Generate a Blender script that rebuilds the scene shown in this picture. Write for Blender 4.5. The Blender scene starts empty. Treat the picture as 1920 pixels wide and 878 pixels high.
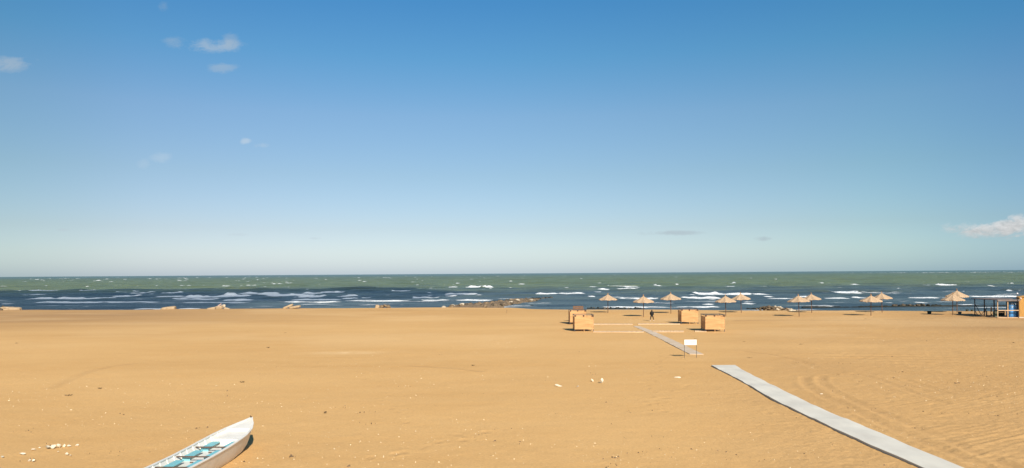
import bpy, math, random
import numpy as np
from mathutils import Vector, Matrix, Euler

random.seed(7)
S = bpy.context.scene
R = math.radians

# ------------------------------------------------------------------ camera
CAM_H, F, ROLL, HY = 6.5, 1350.0, 0.388, 512.9       # eye height, focal length (px of a 1920 wide frame)
cam_d = bpy.data.cameras.new('camera'); cam = bpy.data.objects.new('camera', cam_d)
S.collection.objects.link(cam); S.camera = cam
cam.location = (0, 0, CAM_H)
cam.rotation_euler = (Matrix.Rotation(R(90), 3, 'X') @ Matrix.Rotation(R(-ROLL), 3, 'Z')).to_euler()
cam_d.sensor_width = 36.0; cam_d.lens = F / 1920 * 36; cam_d.shift_y = (HY - 439) / 1920
cam_d.clip_start = 0.1; cam_d.clip_end = 120000

# ------------------------------------------------------------------ sun and sky
SUN_EL, SUN_AZ = R(33), R(160)        # azimuth clockwise from +Y: the sun stands behind the camera, a little right
sd = Vector((math.sin(SUN_AZ) * math.cos(SUN_EL), math.cos(SUN_AZ) * math.cos(SUN_EL), math.sin(SUN_EL)))
sun_d = bpy.data.lights.new('sun', 'SUN'); sun = bpy.data.objects.new('sun', sun_d)
S.collection.objects.link(sun)
sun_d.energy = 4.4; sun_d.angle = R(0.53); sun_d.color = (1.0, 0.93, 0.82)
sun.rotation_euler = sd.to_track_quat('Z', 'Y').to_euler(); sun.location = (0, -20, 40)
S.view_settings.view_transform = 'Standard'; S.view_settings.look = 'None'
S.view_settings.gamma = 1; S.view_settings.use_curve_mapping = False
S.view_settings.exposure = 0.75

def N(nt, t, **kw):
    n = nt.nodes.new(t)
    for k, v in kw.items():
        if k.startswith('i_'):
            key = k[2:]; key = int(key) if key.isdigit() else key.replace('_', ' ')
            n.inputs[key].default_value = v
        else: setattr(n, k, v)
    return n
def M2(nt, op, a, b=None, c=None, clamp=False):
    n = nt.nodes.new('ShaderNodeMath'); n.operation = op; n.use_clamp = clamp
    for i, v in enumerate((a, b, c)):
        if v is None: continue
        if isinstance(v, (int, float)): n.inputs[i].default_value = v
        else: nt.links.new(v, n.inputs[i])
    return n.outputs[0]
def MIX(nt, fac, a, b, mode='MIX'):
    n = nt.nodes.new('ShaderNodeMix'); n.data_type = 'RGBA'; n.blend_type = mode
    for i, v in ((0, fac), (6, a), (7, b)):
        if isinstance(v, (int, float)): n.inputs[i].default_value = v
        elif isinstance(v, tuple): n.inputs[i].default_value = (*v, 1) if len(v) == 3 else v
        else: nt.links.new(v, n.inputs[i])
    return n.outputs[2]
def RAMP(nt, fac, stops):
    n = nt.nodes.new('ShaderNodeValToRGB'); e = n.color_ramp.elements
    while len(e) < len(stops): e.new(0.5)
    for i, (p, c) in enumerate(stops):
        e[i].position = p; e[i].color = (c, c, c, 1) if isinstance(c, (int, float)) else (*c, 1)
    nt.links.new(fac, n.inputs[0]); return n.outputs[0]
def NOISE(nt, vec, scale, detail=4, rough=0.55, dist=0.0):
    n = N(nt, 'ShaderNodeTexNoise'); n.inputs['Scale'].default_value = scale
    n.inputs['Detail'].default_value = detail; n.inputs['Roughness'].default_value = rough
    n.inputs['Distortion'].default_value = dist
    if vec is not None: nt.links.new(vec, n.inputs['Vector'])
    return n.outputs[0]

w = bpy.data.worlds.new("World"); S.world = w; w.use_nodes = True
nt = w.node_tree; nt.nodes.clear()
sky = N(nt, 'ShaderNodeTexSky', sky_type='NISHITA', sun_disc=False, sun_elevation=SUN_EL,
        sun_rotation=SUN_AZ, altitude=0, air_density=1.0, dust_density=0.6, ozone_density=1.6)
bg = N(nt, 'ShaderNodeBackground'); bg.inputs[1].default_value = 0.07
out = N(nt, 'ShaderNodeOutputWorld')
tc = N(nt, 'ShaderNodeTexCoord'); sp = N(nt, 'ShaderNodeSeparateXYZ'); nt.links.new(tc.outputs['Generated'], sp.inputs[0])
yy = M2(nt, 'MAXIMUM', sp.outputs[1], 0.02)
U = M2(nt, 'DIVIDE', sp.outputs[0], yy); V = M2(nt, 'DIVIDE', sp.outputs[2], yy)
cx = N(nt, 'ShaderNodeCombineXYZ'); nt.links.new(U, cx.inputs[0]); nt.links.new(V, cx.inputs[1])
SKYCOL = sky.outputs[0]
# thin haze veil low over the horizon and deep blue overhead: grading of the clear sky by elevation
el = sp.outputs[2]
grade = nt.nodes.new('ShaderNodeValToRGB')
gs = [(0.0, (0.77, 0.94, 1.35)), (0.03, (0.78, 0.865, 1.10)), (0.061, (0.73, 0.765, 0.90)), (0.134, (0.706, 0.782, 0.835)), (0.212, (0.68, 0.838, 0.913)), (0.286, (0.458, 0.85, 0.984)), (0.352, (0.345, 0.813, 1.04)), (0.6, (0.3, 0.7, 0.95))]
while len(grade.color_ramp.elements) < len(gs): grade.color_ramp.elements.new(0.5)
for i, (p, c) in enumerate(gs):
    grade.color_ramp.elements[i].position = p; grade.color_ramp.elements[i].color = (*c, 1)
nt.links.new(el, grade.inputs[0])
SKYCOL = MIX(nt, 1.0, SKYCOL, grade.outputs[0], 'MULTIPLY')
azr = nt.nodes.new('ShaderNodeValToRGB'); azr.color_ramp.interpolation = 'B_SPLINE'
azs = [(0.0, (0.78, 0.82, 0.80)), (0.06, (0.80, 0.83, 0.82)), (0.14, (0.93, 0.90, 0.92)), (0.30, (0.99, 0.97, 0.98)), (0.5, (1.0, 1.0, 1.0)), (0.66, (0.98, 1.01, 1.05)), (0.78, (0.94, 1.02, 1.09)), (0.88, (0.86, 1.0, 1.08)), (0.96, (0.72, 0.90, 1.0)), (1.0, (0.68, 0.86, 0.96))]
while len(azr.color_ramp.elements) < len(azs): azr.color_ramp.elements.new(0.5)
for i, (p, c) in enumerate(azs):
    azr.color_ramp.elements[i].position = p; azr.color_ramp.elements[i].color = (*c, 1)
nt.links.new(M2(nt, 'MULTIPLY_ADD', sp.outputs[0], 0.8, 0.5), azr.inputs[0]); az = azr.outputs[0]
SKYCOL = MIX(nt, 1.0, SKYCOL, az, 'MULTIPLY')
def dirpx(px, py):
    dx, dv = px - 960, py - HY; t = R(ROLL)
    return ((dx * math.cos(t) - dv * math.sin(t)) / F, -(dx * math.sin(t) + dv * math.cos(t)) / F)
warp = N(nt, 'ShaderNodeMapping'); warp.inputs['Scale'].default_value = (1, 2.1, 1); nt.links.new(cx.outputs[0], warp.inputs[0])
n1 = NOISE(nt, warp.outputs[0], 26, 8, 0.66, 0.5)
n2 = NOISE(nt, warp.outputs[0], 75, 6, 0.68, 0.4)
CLOUDS = [  # px, py, rx, ry, opacity, brightness
    (16, 120, 52, 17, 0.50, 3.6), (400, 86, 60, 15, 0.50, 3.8), (431, 76, 18, 20, 0.30, 3.4), (326, 80, 26, 12, 0.30, 3.5),
    (416, 126, 30, 12, 0.38, 3.6), (461, 265, 12, 7, 0.5, 4.6), (487, 273, 18, 6, 0.25, 4.4), (302, 292, 22, 15, 0.26, 4.6),
    (268, 308, 14, 12, 0.15, 4.6), (1838, 431, 74, 17, 0.85, 5.2), (1908, 424, 46, 26, 0.9, 5.3), (1262, 437, 62, 5.5, 0.55, 3.2),
    (1431, 448, 20, 5, 0.5, 3.1), (448, 440, 26, 3.5, 0.22, 3.9), (305, 12, 12, 12, 0.18, 3.2), (118, 431, 16, 3, 0.3, 3.8),
    (1960, 436, 60, 22, 0.85, 5.0), (592, 447, 14, 3, 0.25, 3.8)]
for px, py, rx, ry, op, br in CLOUDS:
    cu, cv = dirpx(px, py)
    a = M2(nt, 'DIVIDE', M2(nt, 'SUBTRACT', U, cu), rx / F); b = M2(nt, 'DIVIDE', M2(nt, 'SUBTRACT', V, cv), ry / F)
    # flatter base than top
    r2 = M2(nt, 'ADD', M2(nt, 'MULTIPLY', a, a), M2(nt, 'MULTIPLY', b, b))
    m = M2(nt, 'SUBTRACT', 1.0, r2)
    m = M2(nt, 'ADD', m, M2(nt, 'MULTIPLY', M2(nt, 'SUBTRACT', n1, 0.5), 4.2))
    m = M2(nt, 'ADD', m, M2(nt, 'MULTIPLY', M2(nt, 'SUBTRACT', n2, 0.5), 1.4))
    edge = M2(nt, 'SUBTRACT', 1.0, M2(nt, 'MULTIPLY', r2, 0.55), clamp=True)
    m = M2(nt, 'MULTIPLY', M2(nt, 'MULTIPLY', m, 1.1, clamp=True), edge)
    m = M2(nt, 'MULTIPLY', m, op)
    tone = M2(nt, 'MULTIPLY_ADD', b, 0.13, 0.93) if op > 0.6 else None
    col = (br * 1.10, br * 1.27, br * 1.42) if op < 0.6 else (br * 1.10, br * 1.10, br * 1.10)
    if tone is not None:
        tn = N(nt, 'ShaderNodeVectorMath', operation='SCALE'); tn.inputs[0].default_value = col
        tt = M2(nt, 'MULTIPLY', tone, M2(nt, 'MULTIPLY_ADD', n2, 0.9, 0.55)); nt.links.new(tt, tn.inputs[3]); col = tn.outputs[0]
    SKYCOL = MIX(nt, m, SKYCOL, col)
nt.links.new(SKYCOL, bg.inputs[0]); nt.links.new(bg.outputs[0], out.inputs[0])

# ------------------------------------------------------------------ helpers
def G(px, py, z=0.0):
    """point of the horizontal plane at height z that the photograph shows at (px, py)"""
    dx, dv = px - 960, py - HY; t = R(ROLL)
    u = dx * math.cos(t) - dv * math.sin(t); v = dx * math.sin(t) + dv * math.cos(t)
    Z = (CAM_H - z) * F / v
    return (u * Z / F, Z)
def link(o, parent=None):
    S.collection.objects.link(o)
    if parent is not None: o.parent = parent
    return o
def tag(o, label=None, cat=None, group=None, kind=None):
    if label: o['label'] = label
    if cat: o['category'] = cat
    if group: o['group'] = group
    if kind: o['kind'] = kind
    return o
def empty(name, loc, rz=0):
    o = bpy.data.objects.new(name, None); o.location = loc; o.rotation_euler = (0, 0, rz); o.empty_display_size = 0.2
    return link(o)
def copy_tree(o, parent=None):
    c = o.copy(); S.collection.objects.link(c)
    if parent is not None: c.parent = parent
    for ch in list(o.children): copy_tree(ch, c)
    return c
class MB:
    def __init__(s): s.v = []; s.f = []
    def add(s, v, f):
        n = len(s.v); s.v += [tuple(p) for p in v]; s.f += [tuple(i + n for i in q) for q in f]; return s
    def box(s, c, d, rot=None, j=0.0):
        """box centre c, size d, optional Matrix/Euler rotation, corner jitter j"""
        m = (rot if isinstance(rot, Matrix) else Euler(rot).to_matrix()) if rot is not None else Matrix.Identity(3)
        vs = []
        for x in (-.5, .5):
            for y in (-.5, .5):
                for z in (-.5, .5):
                    p = m @ Vector((x * d[0] + random.uniform(-j, j), y * d[1] + random.uniform(-j, j), z * d[2] + random.uniform(-j, j)))
                    vs.append((p.x + c[0], p.y + c[1], p.z + c[2]))
        return s.add(vs, [(0, 1, 3, 2), (4, 6, 7, 5), (0, 4, 5, 1), (2, 3, 7, 6), (0, 2, 6, 4), (1, 5, 7, 3)])
    def tube(s, a, b, r0, r1=None, n=8):
        r1 = r0 if r1 is None else r1
        a = Vector(a); b = Vector(b); q = (b - a).to_track_quat('Z', 'Y').to_matrix()
        vs = []
        for p, r in ((a, r0), (b, r1)):
            for i in range(n):
                t = 2 * math.pi * i / n; vs.append(p + q @ Vector((r * math.cos(t), r * math.sin(t), 0)))
        fs = [(i, (i + 1) % n, n + (i + 1) % n, n + i) for i in range(n)] + [tuple(range(n))[::-1], tuple(range(n, 2 * n))]
        return s.add(vs, fs)
    def build(s, name, mat, parent=None, smooth=False, bevel=0.0):
        me = bpy.data.meshes.new(name); me.from_pydata(s.v, [], s.f); me.update()
        if smooth:
            for p in me.polygons: p.use_smooth = True
        me.materials.append(mat); o = bpy.data.objects.new(name, me); link(o, parent)
        if bevel:
            b = o.modifiers.new('bevel', 'BEVEL'); b.width = bevel; b.segments = 2; b.limit_method = 'ANGLE'
        return o
def grid_mesh(name, X, Y, Z, mat, attrs=None, smooth=True):
    nr, nc = X.shape
    co = np.stack([X, Y, Z], -1).reshape(-1, 3).astype(np.float32)
    idx = np.arange(nr * nc, dtype=np.int32).reshape(nr, nc)
    q = np.stack([idx[:-1, :-1], idx[:-1, 1:], idx[1:, 1:], idx[1:, :-1]], -1).reshape(-1)
    nf = len(q) // 4
    me = bpy.data.meshes.new(name)
    me.vertices.add(len(co)); me.vertices.foreach_set('co', co.ravel())
    me.loops.add(len(q)); me.loops.foreach_set('vertex_index', q)
    me.polygons.add(nf); me.polygons.foreach_set('loop_start', np.arange(0, nf * 4, 4, dtype=np.int32))
    me.polygons.foreach_set('use_smooth', np.full(nf, smooth))
    me.update(calc_edges=True)
    for k, a in (attrs or {}).items():
        at = me.attributes.new(k, 'FLOAT', 'POINT'); at.data.foreach_set('value', a.astype(np.float32).ravel())
    me.materials.append(mat)
    o = bpy.data.objects.new(name, me); return link(o)
rng = np.random.RandomState(11)
_T = rng.rand(256, 256)
def vn(x, y):
    """value noise -1..1"""
    xi = np.floor(x).astype(int); yi = np.floor(y).astype(int); fx = x - xi; fy = y - yi
    fx = fx * fx * (3 - 2 * fx); fy = fy * fy * (3 - 2 * fy)
    a = _T[xi & 255, yi & 255]; b = _T[(xi + 1) & 255, yi & 255]; c = _T[xi & 255, (yi + 1) & 255]; d = _T[(xi + 1) & 255, (yi + 1) & 255]
    return ((a * (1 - fx) + b * fx) * (1 - fy) + (c * (1 - fx) + d * fx) * fy) * 2 - 1
def fbm(x, y, o=4, g=0.5):
    s = 0; a = 1; n = 0
    for i in range(o): s = s + a * vn(x + 17.3 * i, y + 9.1 * i); n += a; a *= g; x = x * 2.03; y = y * 2.03
    return s / n
def seg_dist(X, Y, pts):
    """distance to a polyline, and signed side is ignored"""
    D = np.full(X.shape, 1e9)
    for (ax, ay), (bx, by) in zip(pts[:-1], pts[1:]):
        dx, dy = bx - ax, by - ay; L = dx * dx + dy * dy
        t = np.clip(((X - ax) * dx + (Y - ay) * dy) / L, 0, 1)
        D = np.minimum(D, np.hypot(X - ax - t * dx, Y - ay - t * dy))
    return D
def smooth_pts(p, n=3):
    for _ in range(n):
        q = [p[0]]
        for a, b in zip(p[:-1], p[1:]):
            q += [(a[0] * .75 + b[0] * .25, a[1] * .75 + b[1] * .25), (a[0] * .25 + b[0] * .75, a[1] * .25 + b[1] * .75)]
        p = q + [p[-1]]
    return p

# ------------------------------------------------------------------ materials
def mat(name, rough=0.7, spec=0.3):
    m = bpy.data.materials.new(name); m.use_nodes = True
    b = m.node_tree.nodes['Principled BSDF']; b.inputs['Roughness'].default_value = rough
    b.inputs['Specular IOR Level'].default_value = spec
    return m, m.node_tree, b
def bump(nt, b, h, strength=0.5, dist=0.02):
    n = N(nt, 'ShaderNodeBump'); n.inputs['Strength'].default_value = strength; n.inputs['Distance'].default_value = dist
    nt.links.new(h, n.inputs['Height']); nt.links.new(n.outputs[0], b.inputs['Normal'])
def simple(name, col, var=0.15, scale=6, rough=0.7, spec=0.3, col2=None, stretch=None, bm=0.2, bd=0.01):
    m, nt, b = mat(name, rough, spec)
    tc = N(nt, 'ShaderNodeTexCoord'); mp = N(nt, 'ShaderNodeMapping'); nt.links.new(tc.outputs['Object'], mp.inputs[0])
    if stretch: mp.inputs['Scale'].default_value = stretch
    n = NOISE(nt, mp.outputs[0], scale, 5, 0.6)
    c2 = col2 or tuple(c * (1 - var * 2) for c in col)
    f = RAMP(nt, n, [(0.3, 0.0), (0.7, 1.0)])
    c = MIX(nt, f, c2, tuple(min(c * (1 + var), .95) for c in col))
    oi = N(nt, 'ShaderNodeObjectInfo')
    nt.links.new(c, b.inputs['Base Color'])
    if bm: bump(nt, b, n, bm, bd)
    return m

# sand
def sand_material():
    m, nt, b = mat('sand', 0.95, 0.1)
    geo = N(nt, 'ShaderNodeNewGeometry'); P = geo.outputs['Position']
    mp = N(nt, 'ShaderNodeMapping'); mp.inputs['Scale'].default_value = (0.35, 1, 1); nt.links.new(P, mp.inputs[0])
    big = NOISE(nt, mp.outputs[0], 0.045, 5, 0.55, 0.4)
    mid = NOISE(nt, mp.outputs[0], 0.5, 5, 0.6, 0.6)
    fine = NOISE(nt, P, 9, 6, 0.7)
    grain = NOISE(nt, P, 60, 3, 0.7)
    c = MIX(nt, RAMP(nt, big, [(0.32, 0.0), (0.68, 1.0)]), (0.530, 0.298, 0.108), (0.650, 0.390, 0.156))
    c = MIX(nt, RAMP(nt, mid, [(0.35, 0.0), (0.75, 0.4)]), c, (0.66, 0.41, 0.175))
    c = MIX(nt, RAMP(nt, fine, [(0.38, 0.38), (0.55, 0.0)]), c, (0.46, 0.26, 0.10))
    c = MIX(nt, RAMP(nt, grain, [(0.56, 0.0), (0.78, 0.45)]), c, (0.76, 0.54, 0.27))
    # shell bits and dark grains
    vo = N(nt, 'ShaderNodeTexVoronoi'); vo.inputs['Scale'].default_value = 3.2; nt.links.new(P, vo.inputs['Vector'])
    msk = NOISE(nt, P, 0.12, 3, 0.6)
    dot = RAMP(nt, vo.outputs['Distance'], [(0.05, 1.0), (0.11, 0.0)])
    dens = RAMP(nt, msk, [(0.42, 0.05), (0.62, 0.5)])
    c = MIX(nt, M2(nt, 'MULTIPLY', dot, dens), c, (0.74, 0.60, 0.38))
    vo2 = N(nt, 'ShaderNodeTexVoronoi'); vo2.inputs['Scale'].default_value = 1.1; nt.links.new(P, vo2.inputs['Vector'])
    dot2 = RAMP(nt, vo2.outputs['Distance'], [(0.03, 0.75), (0.06, 0.0)])
    c = MIX(nt, M2(nt, 'MULTIPLY', dot2, RAMP(nt, msk, [(0.4, 0.0), (0.6, 1.0)])), c, (0.16, 0.10, 0.05))
    at = N(nt, 'ShaderNodeAttribute', attribute_name='dark_sand')
    c = MIX(nt, at.outputs['Fac'], c, (0.37, 0.215, 0.095))  # darker brown sand tone, weighted per vertex
    at2 = N(nt, 'ShaderNodeAttribute', attribute_name='pale')
    c = MIX(nt, at2.outputs['Fac'], c, (0.72, 0.49, 0.25))
    nt.links.new(c, b.inputs['Base Color'])
    h = M2(nt, 'ADD', M2(nt, 'MULTIPLY', fine, 0.7), M2(nt, 'MULTIPLY', grain, 0.3))
    bump(nt, b, h, 0.75, 0.05)
    return m
SAND = sand_material()

def water_material():
    m, nt, b = mat('sea_water', 0.38, 0.30)
    geo = N(nt, 'ShaderNodeNewGeometry'); P = geo.outputs['Position']
    sp = N(nt, 'ShaderNodeSeparateXYZ'); nt.links.new(P, sp.inputs[0])
    mp = N(nt, 'ShaderNodeMapping'); mp.inputs['Scale'].default_value = (0.22, 1, 1); nt.links.new(P, mp.inputs[0])
    big = NOISE(nt, mp.outputs[0], 0.012, 4, 0.55, 0.5)
    mid = NOISE(nt, mp.outputs[0], 0.10, 5, 0.6, 0.4)
    # suspended silt offshore (green), clearer blue water over the bars inshore
    d = M2(nt, 'ADD', sp.outputs[1], M2(nt, 'MULTIPLY', M2(nt, 'SUBTRACT', big, 0.5), 260))
    d = M2(nt, 'ADD', d, M2(nt, 'MULTIPLY', M2(nt, 'SUBTRACT', mid, 0.5), 240))
    t = M2(nt, 'DIVIDE', M2(nt, 'SUBTRACT', d, 285), 150, clamp=True)
    green = MIX(nt, RAMP(nt, mid, [(0.35, 0.0), (0.65, 1.0)]), (0.105, 0.138, 0.055), (0.170, 0.200, 0.085))
    far = M2(nt, 'DIVIDE', M2(nt, 'SUBTRACT', sp.outputs[1], 900), 2500, clamp=True)
    green = MIX(nt, far, green, (0.095, 0.142, 0.115))
    blue = MIX(nt, RAMP(nt, mid, [(0.38, 0.0), (0.62, 1.0)]), (0.034, 0.052, 0.058), (0.100, 0.132, 0.124))
    c = MIX(nt, t, blue, green)
    cr = M2(nt, 'MULTIPLY_ADD', sp.outputs[2], 1.6, 1.30, clamp=True)      # thin, silty crests
    c = MIX(nt, M2(nt, 'MULTIPLY', cr, 0.7), c, (0.095, 0.110, 0.055))
    at = N(nt, 'ShaderNodeAttribute', attribute_name='foam')
    fn = NOISE(nt, mp.outputs[0], 0.9, 5, 0.7)
    f = M2(nt, 'ADD', at.outputs['Fac'], M2(nt, 'MULTIPLY', M2(nt, 'SUBTRACT', fn, 0.5), 0.9))
    f = RAMP(nt, f, [(0.22, 0.0), (0.45, 1.0)])
    f = M2(nt, 'MULTIPLY', f, M2(nt, 'MULTIPLY', at.outputs['Fac'], 6.0, clamp=True))
    c = MIX(nt, f, c, (0.84, 0.84, 0.81))
    nt.links.new(c, b.inputs['Base Color'])
    nt.links.new(M2(nt, 'MULTIPLY_ADD', f, 0.5, 0.38), b.inputs['Roughness'])
    h = M2(nt, 'ADD', NOISE(nt, P, 0.55, 6, 0.65, 0.3), M2(nt, 'MULTIPLY', NOISE(nt, P, 2.3, 4, 0.6), 0.3))
    bump(nt, b, h, 1.0, 0.9)
    return m
WATER = water_material()

# ------------------------------------------------------------------ beach
CREST = sorted([G(px, py) for px, py in ((0, 581), (240, 581.2), (330, 579.8), (640, 578), (860, 576.8), (960, 577.6), (1000, 579.5),
         (1040, 580.5), (1150, 580.5), (1300, 581.5), (1420, 583), (1600, 582.2), (1750, 583), (1920, 584))])
cxs = np.array([-600, -250] + [c[0] for c in CREST] + [200, 600]); cys = np.array([170, 150] + [c[1] for c in CREST] + [106, 95])
def crest(x): return np.interp(x, cxs, cys)
def ground_z(x, y):
    yc = crest(x); e = np.maximum(y - yc, 0)
    return -0.10 * e
def gz(x, y): return float(ground_z(np.array(x, float), np.array(y, float)))

rows = list(np.linspace(-80, 12, 24)) + [15]
y = 18.0
while y < 150: rows.append(y); y += 0.05 * (y / 20) ** 1.3
rows += list(np.linspace(151, 200, 20)) + [260]
rows = np.array(rows)
s = np.concatenate([np.linspace(-40, -1.2, 40), np.linspace(-1.15, 1.15, 1150), np.linspace(1.2, 40, 40)])
Yg = np.repeat(rows[:, None], len(s), 1)
Xg = s[None, :] * np.maximum(Yg, 18)
Xg = np.clip(Xg, -600, 600) + np.where(np.abs(s[None, :] * np.maximum(Yg, 18)) > 600, s[None, :] * 1e-3, 0)
H = ground_z(Xg, Yg)
dark_sand = np.zeros_like(H); pale = np.zeros_like(H)
near = np.clip((175 - Yg) / 20, 0, 1)
H += near * (0.030 * fbm(Xg * 0.25, Yg * 0.35, 3) + 0.012 * fbm(Xg * 1.7, Yg * 2.1, 4) + 0.06 * fbm(Xg * 0.05 + 5, Yg * 0.05, 2))
rough_zone = np.clip((Xg / np.maximum(Yg, 1) * 1350 - 330) / 200 + 0.25 * fbm(Xg * .08, Yg * .1, 2), 0, 1)     # trampled sand, right of the walkway
H += near * rough_zone * 0.022 * fbm(Xg * 3.0, Yg * 3.0, 3, 0.7)
def rut(pts, width=0.24, depth=0.045, dark=0.35):
    depth *= 0.45
    global H, dark_sand
    D = seg_dist(Xg, Yg, pts)
    wob = 1 + 0.5 * fbm(Xg * 1.2, Yg * 1.2, 2)
    H += depth * wob * (-np.exp(-(D / width) ** 2) + 0.75 * np.exp(-((D - 1.75 * width) / (0.6 * width)) ** 2))
    dark_sand = np.maximum(dark_sand, dark * wob * np.exp(-(D / (width * 1.1)) ** 4))  # disturbed, damp sand shows darker in the track
def P_(lst): return smooth_pts([G(a, b) for a, b in lst])
rut(P_([(1508, 708), (1508, 722), (1540, 742), (1600, 768), (1700, 816), (1790, 852), (1850, 880), (1900, 905)]))
rut(P_([(1541, 706), (1540, 720), (1566, 736), (1612, 757), (1730, 806), (1822, 846), (1900, 878), (1960, 905)]))
rut(P_([(1600, 700), (1640, 708), (1690, 727), (1730, 742), (1776, 755)]), 0.22)
rut(P_([(1700, 712), (1730, 722), (1782, 738), (1846, 750)]), 0.22)
rut(P_([(1560, 640), (1620, 643), (1700, 650), (1770, 657), (1860, 668), (1960, 690)]), 0.3, 0.04)
rut(P_([(1400, 660), (1440, 664), (1500, 676), (1530, 690)]), 0.3, 0.03)
rut(P_([(1378, 601.5), (1450, 600.8), (1560, 601.2), (1640, 600.2), (1740, 598), (1800, 597), (1960, 597)]), 0.5, 0.05, 0.8)
rut(P_([(1540, 612), (1570, 609), (1620, 605), (1660, 606)]), 0.25, 0.04, 0.4)
rut(P_([(1180, 596), (1240, 592), (1300, 590), (1420, 591)]), 0.4, 0.03, 0.25)
rut(P_([(100, 726), (150, 702), (200, 688), (250, 682)]), 0.35, 0.03, 0.18)
rut(P_([(770, 686), (850, 690), (900, 696)]), 0.3, 0.03, 0.25)
# rake furrows in the lower right
a0 = np.array(G(1690, 770)); a1 = np.array(G(1920, 728)); dvec = (a1 - a0) / np.linalg.norm(a1 - a0); nvec = np.array((-dvec[1], dvec[0]))
mask_f = np.clip((Xg - (15.3 + (Yg - 30) * 0.13)) / 2.2, 0, 1) * np.clip((39 - Yg + 0.18 * (Xg - 20)) / 3, 0, 1)
ph = (Xg * nvec[0] + Yg * nvec[1]) + 0.35 * fbm(Xg * 0.22, Yg * 0.22, 2)
fur = np.sin(2 * np.pi * ph / 0.85) * (0.6 + 0.6 * fbm(Xg * .3 + 7, Yg * .9, 2)) + 0.5 * np.sin(2 * np.pi * ph / 0.37 + 2 * fbm(Xg * .2, Yg * .2, 2))
mask_f = mask_f * np.clip(.55 + 1.1 * fbm(Xg * .35, Yg * .8, 3), 0, 1.2)
H += mask_f * 0.014 * fur
dark_sand = np.maximum(dark_sand, mask_f * 0.28 * np.clip(-fur - 0.2, 0, 1))  # furrow bottoms coloured darker
ph2 = (Xg * 0.17 + Yg * 0.985) + 0.5 * fbm(Xg * 0.15 + 3, Yg * 0.15, 2)
mask2 = np.clip((Xg / np.maximum(Yg, 1) - 0.36) / .1, 0, 1) * np.clip((Yg - 40) / 5, 0, 1) * np.clip((95 - Yg) / 15, 0, 1)
H += mask2 * 0.018 * np.sin(2 * np.pi * ph2 / 1.6) * (0.5 + fbm(Xg * .1, Yg * .2, 2))
# footprints
for (ax, ay, bx, by, n) in ((1400, 745, 1480, 790, 9), (930, 600, 1130, 615, 18), (1260, 640, 1200, 760, 40), (700, 862, 930, 800, 16), (1330, 605, 1560, 640, 40),
                            (1290, 700, 1220, 780, 20), (1500, 650, 1900, 720, 60), (760, 790, 620, 640, 40), (1560, 700, 1880, 640, 50)):
    p0, p1 = np.array(G(ax, ay)), np.array(G(bx, by))
    for i in range(n):
        c = p0 + (p1 - p0) * (i + random.random() * .6) / n + np.array((random.uniform(-.5, .5), random.uniform(-.5, .5)))
        r0 = np.searchsorted(rows, c[1] - 1); r1 = np.searchsorted(rows, c[1] + 1)
        sl = slice(r0, r1)
        fd = random.uniform(.005, .021)
        D = np.hypot((Xg[sl] - c[0]) / 0.16, (Yg[sl] - c[1]) / 0.24)
        H[sl] += fd * (-np.exp(-D ** 2) + 0.5 * np.exp(-((D - 1.6) / .5) ** 2))
        dark_sand[sl] = np.maximum(dark_sand[sl], fd * 12 * np.exp(-D ** 4))  # prints coloured darker
dark_sand = np.maximum(dark_sand, rough_zone * near * (0.26 + 0.14 * fbm(Xg * .2, Yg * .3, 3)))
# damp strip along the crest, browner far bands at left and right, pale dry patch
dc = crest(Xg) - Yg
dark_sand = np.maximum(dark_sand, 0.55 * np.clip(1 - np.maximum(dc, 0) / 2.5, 0, 1))
dark_sand = np.maximum(dark_sand, 0.95 * np.clip((-Xg - 15) / 50, 0, 1) * np.exp(-(np.maximum(dc - 26, 0) / 26) ** 2) * (0.85 + .3 * fbm(Xg * .03, Yg * .2, 3)))  # far left sand darker brown towards the crest
dark_sand = np.maximum(dark_sand, 0.95 * np.clip((Xg / np.maximum(Yg, 1) - .42) / .25, 0, 1) * np.clip((Yg - 55) / 30, 0, 1) * (0.85 + .3 * fbm(Xg * .03 + 3, Yg * .15, 3)))  # far right sand darker brown
dark_sand = np.maximum(dark_sand, 0.55 * np.exp(-((dc - 12) / 14) ** 2) * (0.8 + fbm(Xg * .03, Yg * .2, 3)) * np.clip((10 - Xg) / 50, 0.15, 1))  # wide browner band in front of the crest, stronger at left
pp = G(650, 661); pale = np.maximum(pale, 0.55 * np.exp(-(((Xg - pp[0]) / 2.9) ** 2 + ((Yg - pp[1]) / 1.0) ** 2)) * (1 + fbm(Xg, Yg * 2, 2)))
pale = np.maximum(pale, 0.20 * np.clip(fbm(Xg * .07, Yg * .12 + 4, 3) * 2, 0, 1) * np.clip((Yg - 60) / 10, 0, 1))
tag(grid_mesh('beach_sand', Xg, Yg, H, SAND, {'dark_sand': np.clip(dark_sand, 0, 1), 'pale': np.clip(pale, 0, 1)}), 'golden sand beach with rutted tyre tracks on the right', None, None, 'structure')

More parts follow.
